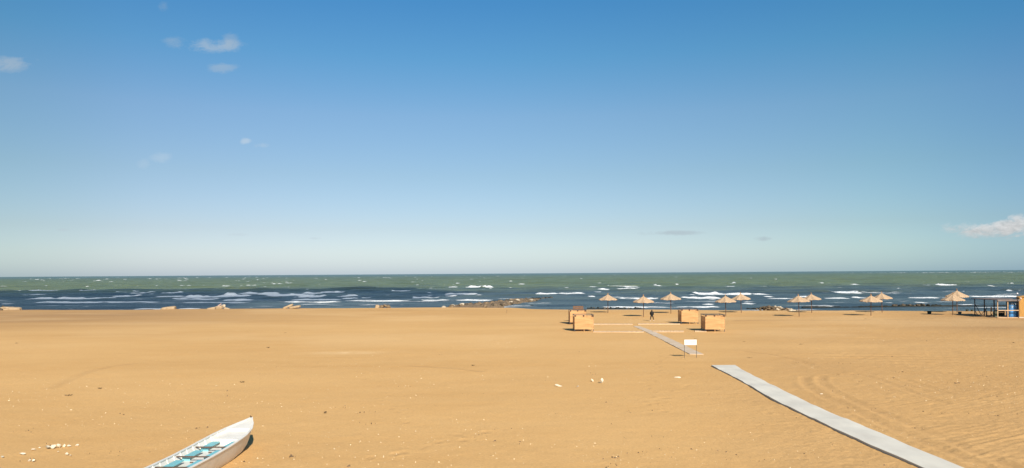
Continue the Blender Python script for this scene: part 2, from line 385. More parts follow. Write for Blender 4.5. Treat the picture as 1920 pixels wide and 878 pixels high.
# ------------------------------------------------------------------ sea
SEA = -1.0
rows = []
y = 108.0
while y < 3200: rows.append(y); y += max(0.42, y * 0.0042)
rows += list(np.geomspace(3300, 60000, 26))
rows = np.array(rows)
s = np.concatenate([np.linspace(-9, -1.05, 50), np.linspace(-1.0, 1.0, 1100), np.linspace(1.05, 9, 50)])
Ys = np.repeat(rows[:, None], len(s), 1); Xs = s[None, :] * Ys
W = np.zeros_like(Xs)
r2 = np.random.RandomState(5)
off = np.clip((Ys - 150) / 120, 0.25, 1)
for k in range(46):
    lam = 5 * (9.0 ** r2.rand()); th = R(r2.normal(0, 24)); a = 0.0030 * lam
    a *= 1.0
    wv = 2 * math.pi / lam; p = r2.rand() * 6.28
    fade = np.clip(2.2 - Ys * 0.0042 * 2.5 / lam, 0, 1)
    arg = wv * (Xs * math.sin(th) + Ys * math.cos(th)) + p + 0.5 * vn(Xs / 60 + k, Ys / 60)
    W += a * fade * (np.sin(arg) + 0.3 * np.sin(2 * arg + 0.9))
# long swell lines over the bars
sw = 2 * math.pi * (Ys + 0.05 * Xs) / 31 + 1.1 * fbm(Xs / 200, Ys / 120, 3)
W += 0.26 * np.exp(1.6 * (np.sin(sw) - 1)) * np.clip((900 - Ys) / 500, 0, 1)
W = W * off + SEA
W = np.where(Ys > 3200, SEA, W)
foam = np.zeros_like(Xs)
BREAK = [  # x0, x1, y, thickness in photo pixels, strength
    (50,112,546,4,1),(108,138,544.8,3,.7),(145,183,545.8,3,1),(15,58,555,3.5,1),(60,96,552.8,2,.6),(55,226,560,4,1),(222,272,556,6,1),(38,322,567.5,3.5,1),(0,40,570,2.5,.7),
    (268,302,549.8,5,1),(250,276,548.3,2,.6),(272,322,559.5,3,.8),(298,352,556.5,3,.8),(245,312,580,2.5,.8),(318,352,549.3,4,1),(340,420,557,6,1),(315,420,561.5,3,.9),
    (412,478,555,8,1),(440,532,550.5,5,1),(412,480,563,5,1),(500,592,554.3,6,1),(470,560,553,4,.9),(565,612,550.3,6,1),(555,622,556.5,6,1),(600,642,548.3,3,1),(540,645,562.5,3.5,1),
    (520,645,567,3,1),(318,482,568,2,.7),(335,388,579,2.5,.8),(457,474,536,3,1),(472,484,535.3,2,.8),(532,554,531.3,2.5,1),(546,553,526.3,2,.8),(614,628,540,2,.6),(638,678,555.5,6,1),
    (638,672,560,5,1),(636,648,548,3,.8),(733,771,546.2,3,1),(640,786,564.5,3,1),(784,848,563.8,2.5,.8),(846,932,563.8,3.5,1),(797,821,550,2,.8),(797,818,554,2,.8),(774,826,558,3.5,1),
    (833,900,551.5,4.5,1),(831,862,556,3.5,.9),(866,930,539,5.5,1.2),(838,862,538.5,2,.7),(658,667,536,2,.9),(716,727,521,2,.9),(842,850,528,2.5,1),
    (1000,1052,551.3,4.5,1),(1050,1102,550.6,3,1),(943,953,558,2,.7),(1116,1146,542.8,5,1.1),(1148,1202,542.2,4,1),(1138,1202,537.5,3,.6),(1218,1244,536.5,3,1),(1096,1122,556,4,1),
    (1153,1182,560.5,3.5,1),(1176,1244,561,5,1),(1098,1120,572,3,.9),(1118,1258,576.3,2.5,.9),(1290,1358,551,8,1.2),(1268,1354,559.5,6.5,1.1),(1354,1422,552,4,1),(1308,1347,571.3,4,.9),
    (1260,1352,576,3,.9),(1378,1424,570.3,3,.9),(1444,1485,547,7,1.2),(1398,1437,551.7,4,1),(1423,1452,556.5,4,1),(1546,1604,549,4.5,1.1),(1532,1547,531.3,2,.9),(1448,1460,524,3,1),
    (1566,1582,528,2,1),(1482,1514,556.7,4,1),(1523,1574,574.6,2.5,1),(1428,1520,560.7,2,.7),(1538,1604,560,2.5,.8),(1578,1606,547.7,3,1),(1618,1636,545,3.5,1),(1643,1657,546.2,3,1),
    (1588,1632,558.7,4,1),(1648,1682,550,2,.8),(1693,1705,548.7,3,1),(1709,1720,544.7,2,.8),(1693,1767,558.7,2.2,.9),(1703,1730,567.2,4.5,1.1),(1748,1795,535,6,1.2),(1840,1858,537,4.5,1.1),
    (1846,1855,529.6,2,.9),(1884,1912,533,5,1.2),(1912,1935,538,3,1),(1874,1882,529,2.5,.9),(1808,1925,556.5,3.5,1),(1860,1870,546.4,1.6,.8),(1873,1897,546,1.6,.8),(1786,1842,571.7,2.2,.8),
    (1781,1790,515.5,3,1),(1826,1833,515.5,2.5,1),(1663,1673,526,3,1),(1380,1425,567,2,.5),(1040,1075,551,2.5,.8),(1210,1270,569,1.8,.5),(680,760,571,1.4,.35),(100,220,574,1.4,.35),(960,1040,569,1.6,.4)]
rr = random.Random(3)
for i in range(820):       # whitecaps far out
    yp = rr.uniform(0, 1) ** 1.6 * 26 + 3.6; xx = rr.uniform(-40, 1960); l = (1.6 + 9 * rr.random() ** 3) * (0.3 + yp / 15)
    BREAK.append((xx, xx + l, 519.5 - 0.00677 * xx + yp, rr.uniform(1.1, 2.3) * min(1, .45 + yp / 14), rr.uniform(.7, 1.2) * min(1, .3 + yp / 12)))
for i in range(130):
    yp = rr.uniform(26, 62); xx = rr.uniform(-40, 1960); l = rr.uniform(6, 26)
    BREAK.append((xx, xx + l, 519.5 - 0.00677 * xx + yp, rr.uniform(1.0, 1.8), rr.uniform(.35, .75)))
cols = s
for (x0, x1, yb, th, st) in BREAK:
    A0, B0 = G(x0, yb, SEA), G(x1, yb, SEA)
    Zc = (A0[1] + B0[1]) / 2
    tot = th * Zc / F                       # its height as seen from the beach
    A = min(0.62 * tot, 1.15); depth = max(2.0, 0.009 * Zc, min((tot - A) * Zc / 7.5, 14))
    pad = 14 + depth + .02 * Zc
    i0, i1 = np.searchsorted(rows, [Zc - pad - 20, Zc + pad + 20]); j0, j1 = np.searchsorted(cols, [A0[0] / Zc - .03 - 8 / Zc, B0[0] / Zc + .03 + 8 / Zc])
    if i1 <= i0 or j1 <= j0: continue
    st_ = float(rows[min(i0 + 1, len(rows) - 1)] - rows[i0]); fw = max(1.3, 1.0 * st_); bw = max(1.1, 1.0 * st_)
    sl = (slice(i0, i1), slice(j0, j1)); Xl, Yl = Xs[sl], Ys[sl]
    L = B0[0] - A0[0]; t = (Xl - A0[0]) / L
    yl = A0[1] + (B0[1] - A0[1]) * np.clip(t, 0, 1)
    bow = min(L * 0.06, 5) * ((2 * t - 1) ** 2) + 1.6 * vn(Xl / 9 + yb, Yl * 0 + yb) + 0.6 * vn(Xl / 2.2, Yl * 0 + yb)
    e = Yl - (yl + bow)
    env = np.clip(np.minimum(t, 1 - t) * (L / max(3.0, L * 0.22)) + 0.25 * vn(Xl / 4 + 3, Yl * 0 + yb), 0, 1)
    env = env * env * (3 - 2 * env)
    env2 = env * (0.75 + 0.35 * vn(Xl / 3.1, Yl * 0 + yb * 3))
    ridge = np.where(e > 0, np.exp(-(e / max(4.5, 1.6 * st_)) ** 2), np.exp(-(e / fw) ** 2))
    wide = np.exp(-(e / 16) ** 2) * env
    W[sl] = SEA + (W[sl] - SEA) * (1 - 0.8 * wide)
    hf = 1 + 0.28 * vn(Xl / 1.3 + yb, Yl * 0 + yb * 7) + 0.18 * vn(Xl / .5, Yl * 0 + yb * 5)
    W[sl] = np.maximum(W[sl], SEA + A * env2 * hf * ridge + 0.15 * (W[sl] - SEA))
    dfr = depth * (0.65 + 0.45 * vn(Xl / 5 + 9, Yl * 0 + yb) + .35 * vn(Xl / 1.4 + 9, Yl * 0 + yb))
    fo = np.where(e > 0, np.exp(-(e / bw) ** 2), np.clip(1 + e / np.maximum(dfr, .5) * 0.75, 0, 1))
    foam[sl] = np.maximum(foam[sl], np.clip(st * fo * np.clip(env * 1.6, 0, 1), 0, 1))
# broken foam lace drifting between the bars, swash edge
lace = np.clip(fbm(Xs * 0.06, Ys * 0.22, 4, 0.6) - 0.30, 0, 1) * 1.6 * np.clip((330 - Ys) / 120, 0, 1) * np.clip((Ys - 120) / 20, 0, 1)
foam = np.maximum(foam, np.clip(lace, 0, 0.42))
tag(grid_mesh('sea_water', Xs, Ys, W, WATER, {'foam': foam}), 'rough sea, dark blue inshore and green offshore, with rows of white breakers', None, None, 'structure')

# ------------------------------------------------------------------ cloud added out of view behind the camera to shade the inshore sea
CL, cnt, cbb = mat('shade_cloud', 1.0, 0.0)
cbb.inputs['Base Color'].default_value = (0.85, 0.85, 0.87, 1)
tr_ = N(cnt, 'ShaderNodeBsdfTransparent'); mx_ = N(cnt, 'ShaderNodeMixShader'); mx_.inputs[0].default_value = 0.58      # thin enough to let some sun through
cnt.links.new(cbb.outputs[0], mx_.inputs[1]); cnt.links.new(tr_.outputs[0], mx_.inputs[2]); cnt.links.new(mx_.outputs[0], cnt.nodes['Material Output'].inputs[0])
def shade_cloud(cx_, cy_, hx, hy, height, thick, seed):
    r = random.Random(seed); n = 40; k = 14
    offx, offy = sd.x / sd.z * height, sd.y / sd.z * height
    vs, fs = [], []
    for j in range(k + 1):
        ph = math.pi * j / k
        for i in range(n):
            t = 2 * math.pi * i / n
            q = 1 + 0.10 * math.sin(3 * t + seed) + 0.07 * math.sin(7 * t + 2 * seed) + 0.05 * math.sin(13 * t) + r.uniform(-.03, .03)
            z = math.cos(ph); z = z * thick if z > 0 else z * thick * 0.25
            z *= 1 + 0.3 * math.sin(5 * t + j)
            vs.append((cx_ + offx + hx * q * math.sin(ph) * (abs(math.cos(t)) ** .75) * (1 if math.cos(t) > 0 else -1),
                       cy_ + offy + hy * q * math.sin(ph) * (abs(math.sin(t)) ** .75) * (1 if math.sin(t) > 0 else -1), height + z))
    for j in range(k):
        for i in range(n): fs.append((j * n + i, j * n + (i + 1) % n, (j + 1) * n + (i + 1) % n, (j + 1) * n + i))
    o = MB().add(vs, fs).build('shade_cloud', CL, smooth=True); o['kind'] = 'structure'
    return o
shade_cloud(-165, 262, 135, 122, 420, 14, 1)

# ------------------------------------------------------------------ boardwalks
DUST2 = simple('sand_covered_board', (0.62, 0.43, 0.26), 0.06, 1.5, 0.85, 0.2, col2=(0.56, 0.37, 0.20), stretch=(1, .6, 1), bm=0.1)
CONC = simple('walkway_board', (0.62, 0.58, 0.49), 0.04, 1.2, 0.75, 0.2, col2=(0.53, 0.49, 0.415), stretch=(1, 0.35, 1), bm=0.1)
DUST = simple('dusted_board', (0.52, 0.43, 0.34), 0.06, 1.5, 0.85, 0.2, col2=(0.50, 0.36, 0.22), stretch=(1, .6, 1), bm=0.1)
UNDER = simple('walkway_edge', (0.10, 0.085, 0.07), 0.2, 5)
def strip(name, left, right, z, th, mt, label):
    L = smooth_pts(left, 2); Rr = smooth_pts(right, 2)
    def resample(p, n):
        d = [0]
        for a, b in zip(p[:-1], p[1:]): d.append(d[-1] + math.hypot(b[0] - a[0], b[1] - a[1]))
        tt = np.linspace(0, d[-1], n); return np.stack([np.interp(tt, d, [q[0] for q in p]), np.interp(tt, d, [q[1] for q in p])], -1)
    n = 60; L = resample(L, n); Rr = resample(Rr, n)
    vs, fs = [], []
    for i in range(n):
        j = 0.012 * random.uniform(-1, 1); jz = z + 0.01 * math.sin(i * 1.1) + 0.008 * random.uniform(-1, 1)
        vs += [(L[i][0] + j, L[i][1], jz), (Rr[i][0] + j, Rr[i][1], jz), (L[i][0] + j, L[i][1], jz - th), (Rr[i][0] + j, Rr[i][1], jz - th)]
    for i in range(n - 1):
        a, b = 4 * i, 4 * i + 4
        fs += [(a, a + 1, b + 1, b), (a + 2, b + 2, b + 3, a + 3), (a, b, b + 2, a + 2), (a + 1, a + 3, b + 3, b + 1)]
    fs += [(0, 2, 3, 1), (4 * n - 4, 4 * n - 3, 4 * n - 1, 4 * n - 2)]
    o = MB().add(vs, fs).build(name, mt); tag(o, label, None, None, 'structure'); return o
t = 0.09
strip('path', [G(*p, t) for p in ((1334, 684.8), (1400, 718.8), (1449, 748.4), (1495, 770), (1541, 791.8), (1584, 812), (1644, 839), (1736, 878), (1830, 918), (1960, 970))],
      [G(*p, t) for p in ((1378, 684.5), (1400, 698), (1489, 741.6), (1541, 767), (1630, 802.6), (1736, 848.7), (1817, 880), (1920, 920), (2060, 972))],
      t, 0.10, CONC, 'pale grey boardwalk curving to the lower right corner')
strip('path', [G(*p, .06) for p in ((1293, 663.8), (1250, 641.5), (1208, 620.8), (1188, 612))], [G(*p, .06) for p in ((1319, 664.2), (1272, 641.8), (1224, 620.5), (1200, 612))],
      .06, .08, DUST, 'sand dusted boardwalk behind the white sign')
for a, b, yb, tk in ((1112, 1207, 620.6, 2.2), (1224, 1282, 619.8, 2.4), (1303, 1325, 619.6, 2.2), (1112, 1186, 606.8, 1.8), (1196, 1275, 606.4, 1.6)):
    p = [G(a, yb, .08), G(b, yb, .08)]; q = [G(a, yb + tk, .08), G(b, yb + tk, .08)]
    strip('path', p, q, .08, .08, DUST2, 'sand dusted boardwalk leading to the changing cabins')

# ------------------------------------------------------------------ rowing boat
BWHITE = simple('boat_paint', (0.68, 0.65, 0.59), 0.05, 3, 0.45, 0.4, col2=(0.62, 0.58, 0.50), bm=0.08)
BTEAL = simple('teal_paint', (0.15, 0.44, 0.48), 0.1, 4, 0.5, 0.4, col2=(0.20, 0.42, 0.43), bm=0.1)
BWOOD = simple('dark_wood', (0.12, 0.075, 0.05), 0.2, 8, 0.7)
def make_boat():
    bx, by = G(472, 784, 0.95)
    root = empty('rowing_boat', (bx, by, 0), R(-2.6))
    tag(root, 'long white rowing boat with turquoise benches drawn up on the sand', 'boat')
    L = 9.6     # local -Y runs from the bow to the stern
    def halfb(d):
        e = min(d, L - d)
        return float(np.interp(e, [0, .25, .6, 1.2, 2.0, 3.0, 4.4, 6], [.012, .125, .30, .51, .64, .685, .69, .69]))
    def sheer(d):
        e = min(d, L - d)
        return float(np.interp(e, [0, .6, 1.2, 2.2, 3.5, 6], [.96, .86, .79, .72, .67, .64]))
    def botw(d):
        e = min(d, L - d)
        return float(np.interp(e, [0, .3, .8, 1.6, 2.6, 6], [.006, .03, .13, .28, .37, .40]))
    def botz(d):
        e = min(d, L - d)
        return float(np.interp(e, [0, .12, .35, .8, 1.6, 3, 6], [.80, .48, .25, .12, .05, .01, .0])) - 0.02
    n = 64; ds = [L * (1 - math.cos(math.pi * i / n)) / 2 for i in range(n + 1)]
    def section(d, off):
        b, z1, w0, z0 = halfb(d) - off, sheer(d), max(botw(d) - off, 0.003), botz(d) + off
        b = max(b, 0.004)
        pts = []
        for k in range(7):
            u = k / 6; xx = w0 + (b - w0) * (u ** 0.85); pts.append((xx, z0 + (z1 - z0) * u))
        return pts
    # hull shell with real thickness
    vs, fs = [], []
    for d in ds:
        o_ = section(d, 0); i_ = section(d, 0.035)
        ring = [(-x, z) for x, z in o_[::-1]] + [(x, z) for x, z in o_] + [(x, z) for x, z in i_[::-1]] + [(-x, z) for x, z in i_]
        for x, z in ring: vs.append((x, -d, z))
    m = 28
    for i in range(n):
        for k in range(m): fs.append((i * m + k, i * m + (k + 1) % m, (i + 1) * m + (k + 1) % m, (i + 1) * m + k))
    hull = MB().add(vs, fs).build('hull', BWHITE, root, smooth=False)
    # gunwale caps
    for sx in (-1, 1):
        g = MB(); v = []; f = []
        for i, d in enumerate(ds):
            b, z = halfb(d), sheer(d)
            v += [(sx * (b + .025), -d, z + .004), (sx * max(b - .06, 0), -d, z + .004), (sx * (b + .025), -d, z + .034), (sx * max(b - .06, 0), -d, z + .034)]
        for i in range(n):
            a, c = 4 * i, 4 * i + 4
            f += [(a, a + 1, c + 1, c), (a + 2, c + 2, c + 3, a + 3), (a, c, c + 2, a + 2), (a + 1, a + 3, c + 3, c + 1)]
        f += [(0, 2, 3, 1), (4 * n, 4 * n + 1, 4 * n + 3, 4 * n + 2)]
        g.add(v, f).build('gunwale', BWHITE, root)
    # floor
    def plate(name, d0, d1, zf, inset, mt, th=0.02, k=8):
        v, f = [], []
        for i in range(k + 1):
            d = d0 + (d1 - d0) * i / k; z = zf(d)
            u = min(max((z - botz(d)) / (sheer(d) - botz(d)), 0), 1)
            b = max(botw(d) + (halfb(d) - botw(d)) * u ** 0.85 - inset, .004)
            v += [(-b, -d, z), (b, -d, z), (-b, -d, z - th), (b, -d, z - th)]
        for i in range(k):
            a, c = 4 * i, 4 * i + 4
            f += [(a, a + 1, c + 1, c), (a + 2, c + 2, c + 3, a + 3), (a, c, c + 2, a + 2), (a + 1, a + 3, c + 3, c + 1)]
        f += [(0, 2, 3, 1), (4 * k, 4 * k + 1, 4 * k + 3, 4 * k + 2)]
        return MB().add(v, f).build(name, mt, root)
    plate('floor', 2.1, L - 1.0, lambda d: 0.43, 0.045, BWHITE, k=30)
    plate('foredeck', 0.05, 1.15, lambda d: sheer(d) + 0.0, 0.03, BWHITE)
    plate('bow_platform', 1.15, 2.15, lambda d: sheer(d) - 0.10, 0.03, BWHITE)
    for d_, zt, zl in ((1.15, 0, 0.14), (2.15, 0.10, 0.22)):
        zt_ = sheer(d_) - zt - .021; u_ = lambda z: max(botw(d_) + (halfb(d_) - botw(d_)) * min(max((z - botz(d_)) / (sheer(d_) - botz(d_)), 0), 1) ** .85 - .045, .01)
        b1, b2 = u_(zt_), u_(zt_ - zl)
        MB().add([(-b2, -d_, zt_ - zl), (b2, -d_, zt_ - zl), (b1, -d_, zt_), (-b1, -d_, zt_), (-b2, -d_ + .02, zt_ - zl), (b2, -d_ + .02, zt_ - zl), (b1, -d_ + .02, zt_), (-b1, -d_ + .02, zt_)],
                 [(0, 1, 2, 3), (5, 4, 7, 6), (0, 4, 5, 1), (2, 6, 7, 3), (1, 5, 6, 2), (0, 3, 7, 4)]).build('bulkhead', BWHITE, root)
    plate('stern_deck', L - 1.0, L - 0.05, lambda d: sheer(d), 0.03, BWHITE)
    MB().tube((0, -.05, .99), (0, -.12, 1.06), .03, .02).build('bow_ring', BWOOD, root)
    # ribs on both sides
    d = 1.75
    while d < L - 1.0:
        for sx in (-1, 1):
            r = MB(); p = section(d, 0.036)
            for (xa, za), (xb, zb) in zip(p[:-1], p[1:]):
                a = Vector((sx * (xa - .012), -d, za)); b = Vector((sx * (xb - .012), -d, zb)); mid = (a + b) / 2
                ang = math.atan2(b.x - a.x, b.z - a.z)
                r.box(mid, (.035, .035, (b - a).length + .01), (0, ang, 0))
            r.build('rib', BWHITE, root)
        d += 0.42
    # side benches in pairs, cross bars between them
    d = 2.25
    while d < L - 1.8:
        for sx in (-1, 1):
            b = MB(); x0, x1 = .225, .50
            b.box((sx * (x0 + x1) / 2, -(d + .44), .545), (x1 - x0, .90, .04))
            b.box((sx * (x0 + x1) / 2, -(d + .875), .475), (x1 - x0 - .01, .03, .10))
            b.build('bench', BTEAL, root, bevel=.006)
        c = MB(); zb = .60; hb = .62
        c.box((0, -(d + 1.0), zb), (2 * hb, .045, .035)).build('cross_bar', BWOOD, root)
        MB().box((-.06, -(d + 1.12), .445), (.10, .05, .03)).build('floor_cleat', BWOOD, root); MB().box((.17, -(d + 1.12), .445), (.14, .05, .03)).build('floor_cleat', BWOOD, root)
        d += 1.29
    return root
make_boat()

# ------------------------------------------------------------------ straw parasols
STRAW, nt, b = mat('straw', 0.9, 0.1)
tcn = N(nt, 'ShaderNodeTexCoord'); spn = N(nt, 'ShaderNodeSeparateXYZ'); nt.links.new(tcn.outputs['Object'], spn.inputs[0])
ang = M2(nt, 'ARCTAN2', spn.outputs[1], spn.outputs[0]); rad = M2(nt, 'SQRT', M2(nt, 'ADD', M2(nt, 'MULTIPLY', spn.outputs[0], spn.outputs[0]), M2(nt, 'MULTIPLY', spn.outputs[1], spn.outputs[1])))
cb = N(nt, 'ShaderNodeCombineXYZ'); nt.links.new(M2(nt, 'MULTIPLY', ang, 14), cb.inputs[0]); nt.links.new(M2(nt, 'MULTIPLY', rad, 1.4), cb.inputs[1])
sn = NOISE(nt, cb.outputs[0], 1.6, 5, 0.65)
nt.links.new(MIX(nt, RAMP(nt, sn, [(0.3, 0.0), (0.7, 1.0)]), (0.31, 0.205, 0.12), (0.54, 0.385, 0.245)), b.inputs['Base Color']); bump(nt, b, sn, 0.6, 0.04)
STRAW_D = simple('straw_tuft', (0.42, 0.24, 0.11), 0.2, 20, 0.9)
POLE = simple('brown_pole', (0.13, 0.07, 0.04), 0.15, 6, 0.6)
def make_umbrella():
    root = empty('straw_parasol', (0, 0, 0))
    p = MB(); p.tube((0, 0, -.3), (0, 0, 2.85), .055, .05, 10); p.build('pole', POLE, root, smooth=False)
    n = 96; prof = [(0.05, 3.02), (0.14, 2.95), (.45, 2.76), (.85, 2.54), (1.2, 2.37), (1.44, 2.25), (1.50, 2.18)]
    v, f = [], []
    r = random.Random(2)
    for side in (0, 1):
        for k, (rr_, z) in enumerate(prof):
            for i in range(n):
                a = 2 * math.pi * i / n
                oct_ = 1 / math.cos(((a + math.pi / 8) % (math.pi / 4)) - math.pi / 8) * 0.962
                q = rr_ * (oct_ if rr_ > .1 else 1); zz = z - side * .06
                zz -= 0.03 * math.cos(8 * a) * rr_ / 1.5
                if k >= 5: q += r.uniform(-.035, .03); zz += r.uniform(-.03, .02)
                else: zz += r.uniform(-.010, .010)
                v.append((q * math.cos(a), q * math.sin(a), zz))
    K = len(prof)
    for side in (0, 1):
        o_ = side * K * n
        for k in range(K - 1):
            for i in range(n):
                q = (o_ + k * n + i, o_ + (k + 1) * n + i, o_ + (k + 1) * n + (i + 1) % n, o_ + k * n + (i + 1) % n)
                f.append(q if side == 0 else q[::-1])
    for i in range(n): f.append(((K - 1) * n + i, K * n + (K - 1) * n + i, K * n + (K - 1) * n + (i + 1) % n, (K - 1) * n + (i + 1) % n))
    MB().add(v, f).build('canopy', STRAW, root)
    t = MB()
    t.tube((0, 0, 2.96), (0, 0, 3.12), .085, .055, 10)
    for i in range(16):
        a = r.uniform(0, 6.28); t.tube((.02 * math.cos(a), .02 * math.sin(a), 3.1), (.09 * math.cos(a), .09 * math.sin(a), 3.27 + r.uniform(-.06, .05)), .012, .006, 4)
    t.build('tuft', STRAW_D, root)
    for i in range(8):
        a = math.pi / 4 * i
        MB().tube((.05 * math.cos(a), .05 * math.sin(a), 2.88), (1.38 * math.cos(a), 1.38 * math.sin(a), 2.19), .018, .014, 5).build('rib', POLE, root)
    return root
U0 = make_umbrella()
UMB = [(1140, 587.2, 0, 'farther-row straw parasol at the left end, the leftmost of all the parasols'),
       (1206.5, 594, 1, 'straw parasol just left of the walking person in black'),
       (1258, 588, 0, 'straw parasol right of the walking person, above the slatted cabin'),
       (1361, 593, 1, 'straw parasol standing directly behind the right-hand wooden changing cabin'),
       (1390, 587, -2, 'straw parasol at the water edge just right of the one behind the cabins'),
       (1498.5, 594, -2, 'straw parasol in front of the right end of the pale stone pile'),
       (1522, 587, -1, 'straw parasol partly behind another, beside the pale stone pile'),
       (1633, 592.4, 1, 'nearer of two overlapping straw parasols between stone pile and black bin'),
       (1654, 586, 0, 'farther of two overlapping straw parasols between stone pile and black bin'),
       (1786.5, 591.5, 0, 'nearer straw parasol beside the grey tub near the beach bar'),
       (1794.5, 586, 0, 'farther straw parasol half hidden next to the beach bar canopy')]
for i, (px, py, tilt, lab) in enumerate(UMB):
    o = U0 if i == 0 else copy_tree(U0)
    x, y = G(px, py); o.location = (x, y, 0); o.rotation_euler = (R(random.uniform(-1.2, 1.2)), R(tilt), random.uniform(0, 6.28))
    sc = random.uniform(.97, 1.04); o.scale = (sc, sc, sc)
    if i == 10: o.scale = (1.05, 1.05, 1.12)
    tag(o, lab, 'parasol', 'straw parasols along the water')

# ------------------------------------------------------------------ changing cabins
PLANK, nt, b = mat('pine_planks', 0.7, 0.25)
tcn = N(nt, 'ShaderNodeTexCoord'); mp = N(nt, 'ShaderNodeMapping'); mp.inputs['Scale'].default_value = (0.6, .6, 9); nt.links.new(tcn.outputs['Object'], mp.inputs[0])
pn = NOISE(nt, mp.outputs[0], 1.0, 4, 0.6)
mp2 = N(nt, 'ShaderNodeMapping'); mp2.inputs['Scale'].default_value = (1.5, 1.5, 30); nt.links.new(tcn.outputs['Object'], mp2.inputs[0])
pn2 = NOISE(nt, mp2.outputs[0], 1.0, 4, 0.6)
pc = MIX(nt, RAMP(nt, pn, [(0.3, 0.0), (0.7, 1.0)]), (0.39, 0.20, 0.078), (0.63, 0.37, 0.165)); pc = MIX(nt, RAMP(nt, pn2, [(0.45, 0.0), (0.8, .35)]), pc, (0.34, 0.17, 0.05))
nt.links.new(pc, b.inputs['Base Color'])
DSTEEL = simple('dark_metal', (0.06, 0.055, 0.055), 0.2, 6, 0.5, 0.5)
FABRIC = simple('brown_bracket', (0.10, 0.055, 0.035), 0.2, 6)
def make_cabin(pale_top=False):
    W_, D_, H_ = 2.12, 1.95, 1.88
    root = empty('changing_cabin', (0, 0, 0))
    n = 9; z0, z1 = .27, 1.66; ph = (z1 - z0) / n
    def wall(cx_, cy_, len_, rz, top=z1, nn=None):
        b = MB(); c, s_ = math.cos(rz), math.sin(rz); nn = n
        for k in range(nn):
            b.box((cx_, cy_, z0 + ph * (k + .5)), (len_, .022 + .010 * (k % 3), ph - .018), (0, 0, rz))
        return b
    wall(0, 0.0, W_ - .02, 0).build('front_panel', PLANK, root)
    wall(0, D_, W_ - .02, 0).build('back_panel', PLANK, root)
    wall(-W_ / 2 + .02, D_ / 2, D_ - .08, R(90)).build('side_panel', PLANK, root)
    wall(W_ / 2 - .02, D_ / 2 + .35, D_ - .78, R(90)).build('side_panel', PLANK, root)
    # inner screen
    wall(.15, D_ * .55, 1.5, 0).build('inner_screen', PLANK, root)
    for x in (-W_ / 2 + .03, 0.0, W_ / 2 - .03):
        for y in (.045, D_ - .045):
            if x == 0.0 and y > 1: continue
            p = MB(); p.box((x, y, H_ / 2 - .1), (.06, .055, H_ + .2 if x else H_ + .2)); p.build('post', DSTEEL if x else PLANK, root)
    t = MB()
    for y in (-.002, D_): t.box((0, y, H_ - .02), (W_ + .06, .05, .05))
    for x in (-W_ / 2, W_ / 2): t.box((x, D_ / 2, H_ - .022), (.05, D_ - .06, .046))
    t.build('top_frame', DSTEEL if not pale_top else FABRIC, root)
    u = MB()
    u.box((0, -.014, 1.74), (W_ - .04, .02, .10)); u.build('upper_rail', PLANK, root)
    for x, ww in ((-W_ / 2 + .10, .12), (-.05, .16), (W_ / 2 - .10, .20)):
        q = MB(); q.box((x, -.05, 1.76), (ww, .06, .17), None, .02); q.build('hook_block', FABRIC, root, bevel=.01)
    hk = random.Random(5)
    for x in np.arange(-.85, .9, .14):
        if hk.random() < .6:
            MB().box((x, -.034, 1.72 + hk.uniform(-.03, .03)), (.022, .02, .12 * hk.uniform(.6, 1.2)), (0, hk.uniform(-.4, .4), 0)).build('hook', FABRIC, root)
    f = MB()
    for x in (-W_ / 2 + .03, W_ / 2 - .03): f.box((x, .045, .02), (.16, .16, .05))
    f.build('foot_plate', DSTEEL, root)
    return root
C0 = make_cabin()
for i, (px, py, rz, sc, lab) in enumerate((
        (1095.3, 622.4, 0.8, 1.0, 'nearer of the two slatted changing cabins at the left, with no side visible'),
        (1084, 608.6, 0.8, .98, 'wooden changing cabin half hidden behind the nearer left one'),
        (1293.5, 607.6, -0.5, 1.0, 'farther of the two right-hand slatted cabins, behind and left'),
        (1340.7, 622.6, -1.0, 1.0, 'nearer right-hand slatted cabin with its shaded left side showing'))):
    o = C0 if i == 0 else copy_tree(C0)
    x, y = G(px, py); o.location = (x, y, 0); o.rotation_euler = (0, 0, R(rz)); o.scale = (sc, sc, sc)
    tag(o, lab, 'changing cabin', 'wooden changing cabins on the beach')
# dark screen standing behind the left pair
DPLANK = simple('dark_planks', (0.17, 0.09, 0.05), 0.2, 3, 0.8, stretch=(1, 1, 8))
x, y = G(1084.2, 603.5); o = empty('wind_screen', (x, y, 0)); tag(o, 'low dark brown wooden screen rising behind the two left cabins', 'screen')
b = MB()
for k in range(9): b.box((0, 0, .28 + .215 * k), (1.28, .03, .19))
b.build('panel', DPLANK, o)
for xx in (-.66, .66): MB().box((xx, 0, .95), (.06, .07, 2.3)).build('post', DPLANK, o)

# ------------------------------------------------------------------ sign
SIGNW = simple('sign_board', (0.66, 0.645, 0.61), 0.02, 3, 0.5, 0.4, bm=0)
GREYP = simple('faded_print', (0.36, 0.31, 0.32), 0.05, 8, bm=0)
x, y = G(1294.8, 671.6); sg = empty('beach_sign', (x, y, 0), R(-1)); tag(sg, 'white notice board on two thin posts beside the sand dusted boardwalk', 'sign')
for xx in (-.455, .455): MB().tube((xx, .03, -.2), (xx, .03, 1.36), .018, .018, 8).build('post', DSTEEL, sg)
bd = MB().box((0, 0, 1.19), (.93, .03, .40)).build('board', SIGNW, sg, bevel=.006)
lg = MB(); n = 20
for i in range(n):
    a, a2 = 2 * math.pi * i / n, 2 * math.pi * (i + 1) / n
    lg.tube((-.24 + .105 * math.cos(a), -.020, 1.17 + .105 * math.sin(a)), (-.24 + .105 * math.cos(a2), -.020, 1.17 + .105 * math.sin(a2)), .008, .008, 4)
for a in (90, 210, 330): lg.tube((-.24, -.020, 1.17), (-.24 + .1 * math.cos(R(a + 60)), -.020, 1.17 + .1 * math.sin(R(a + 60))), .007, .007, 4)
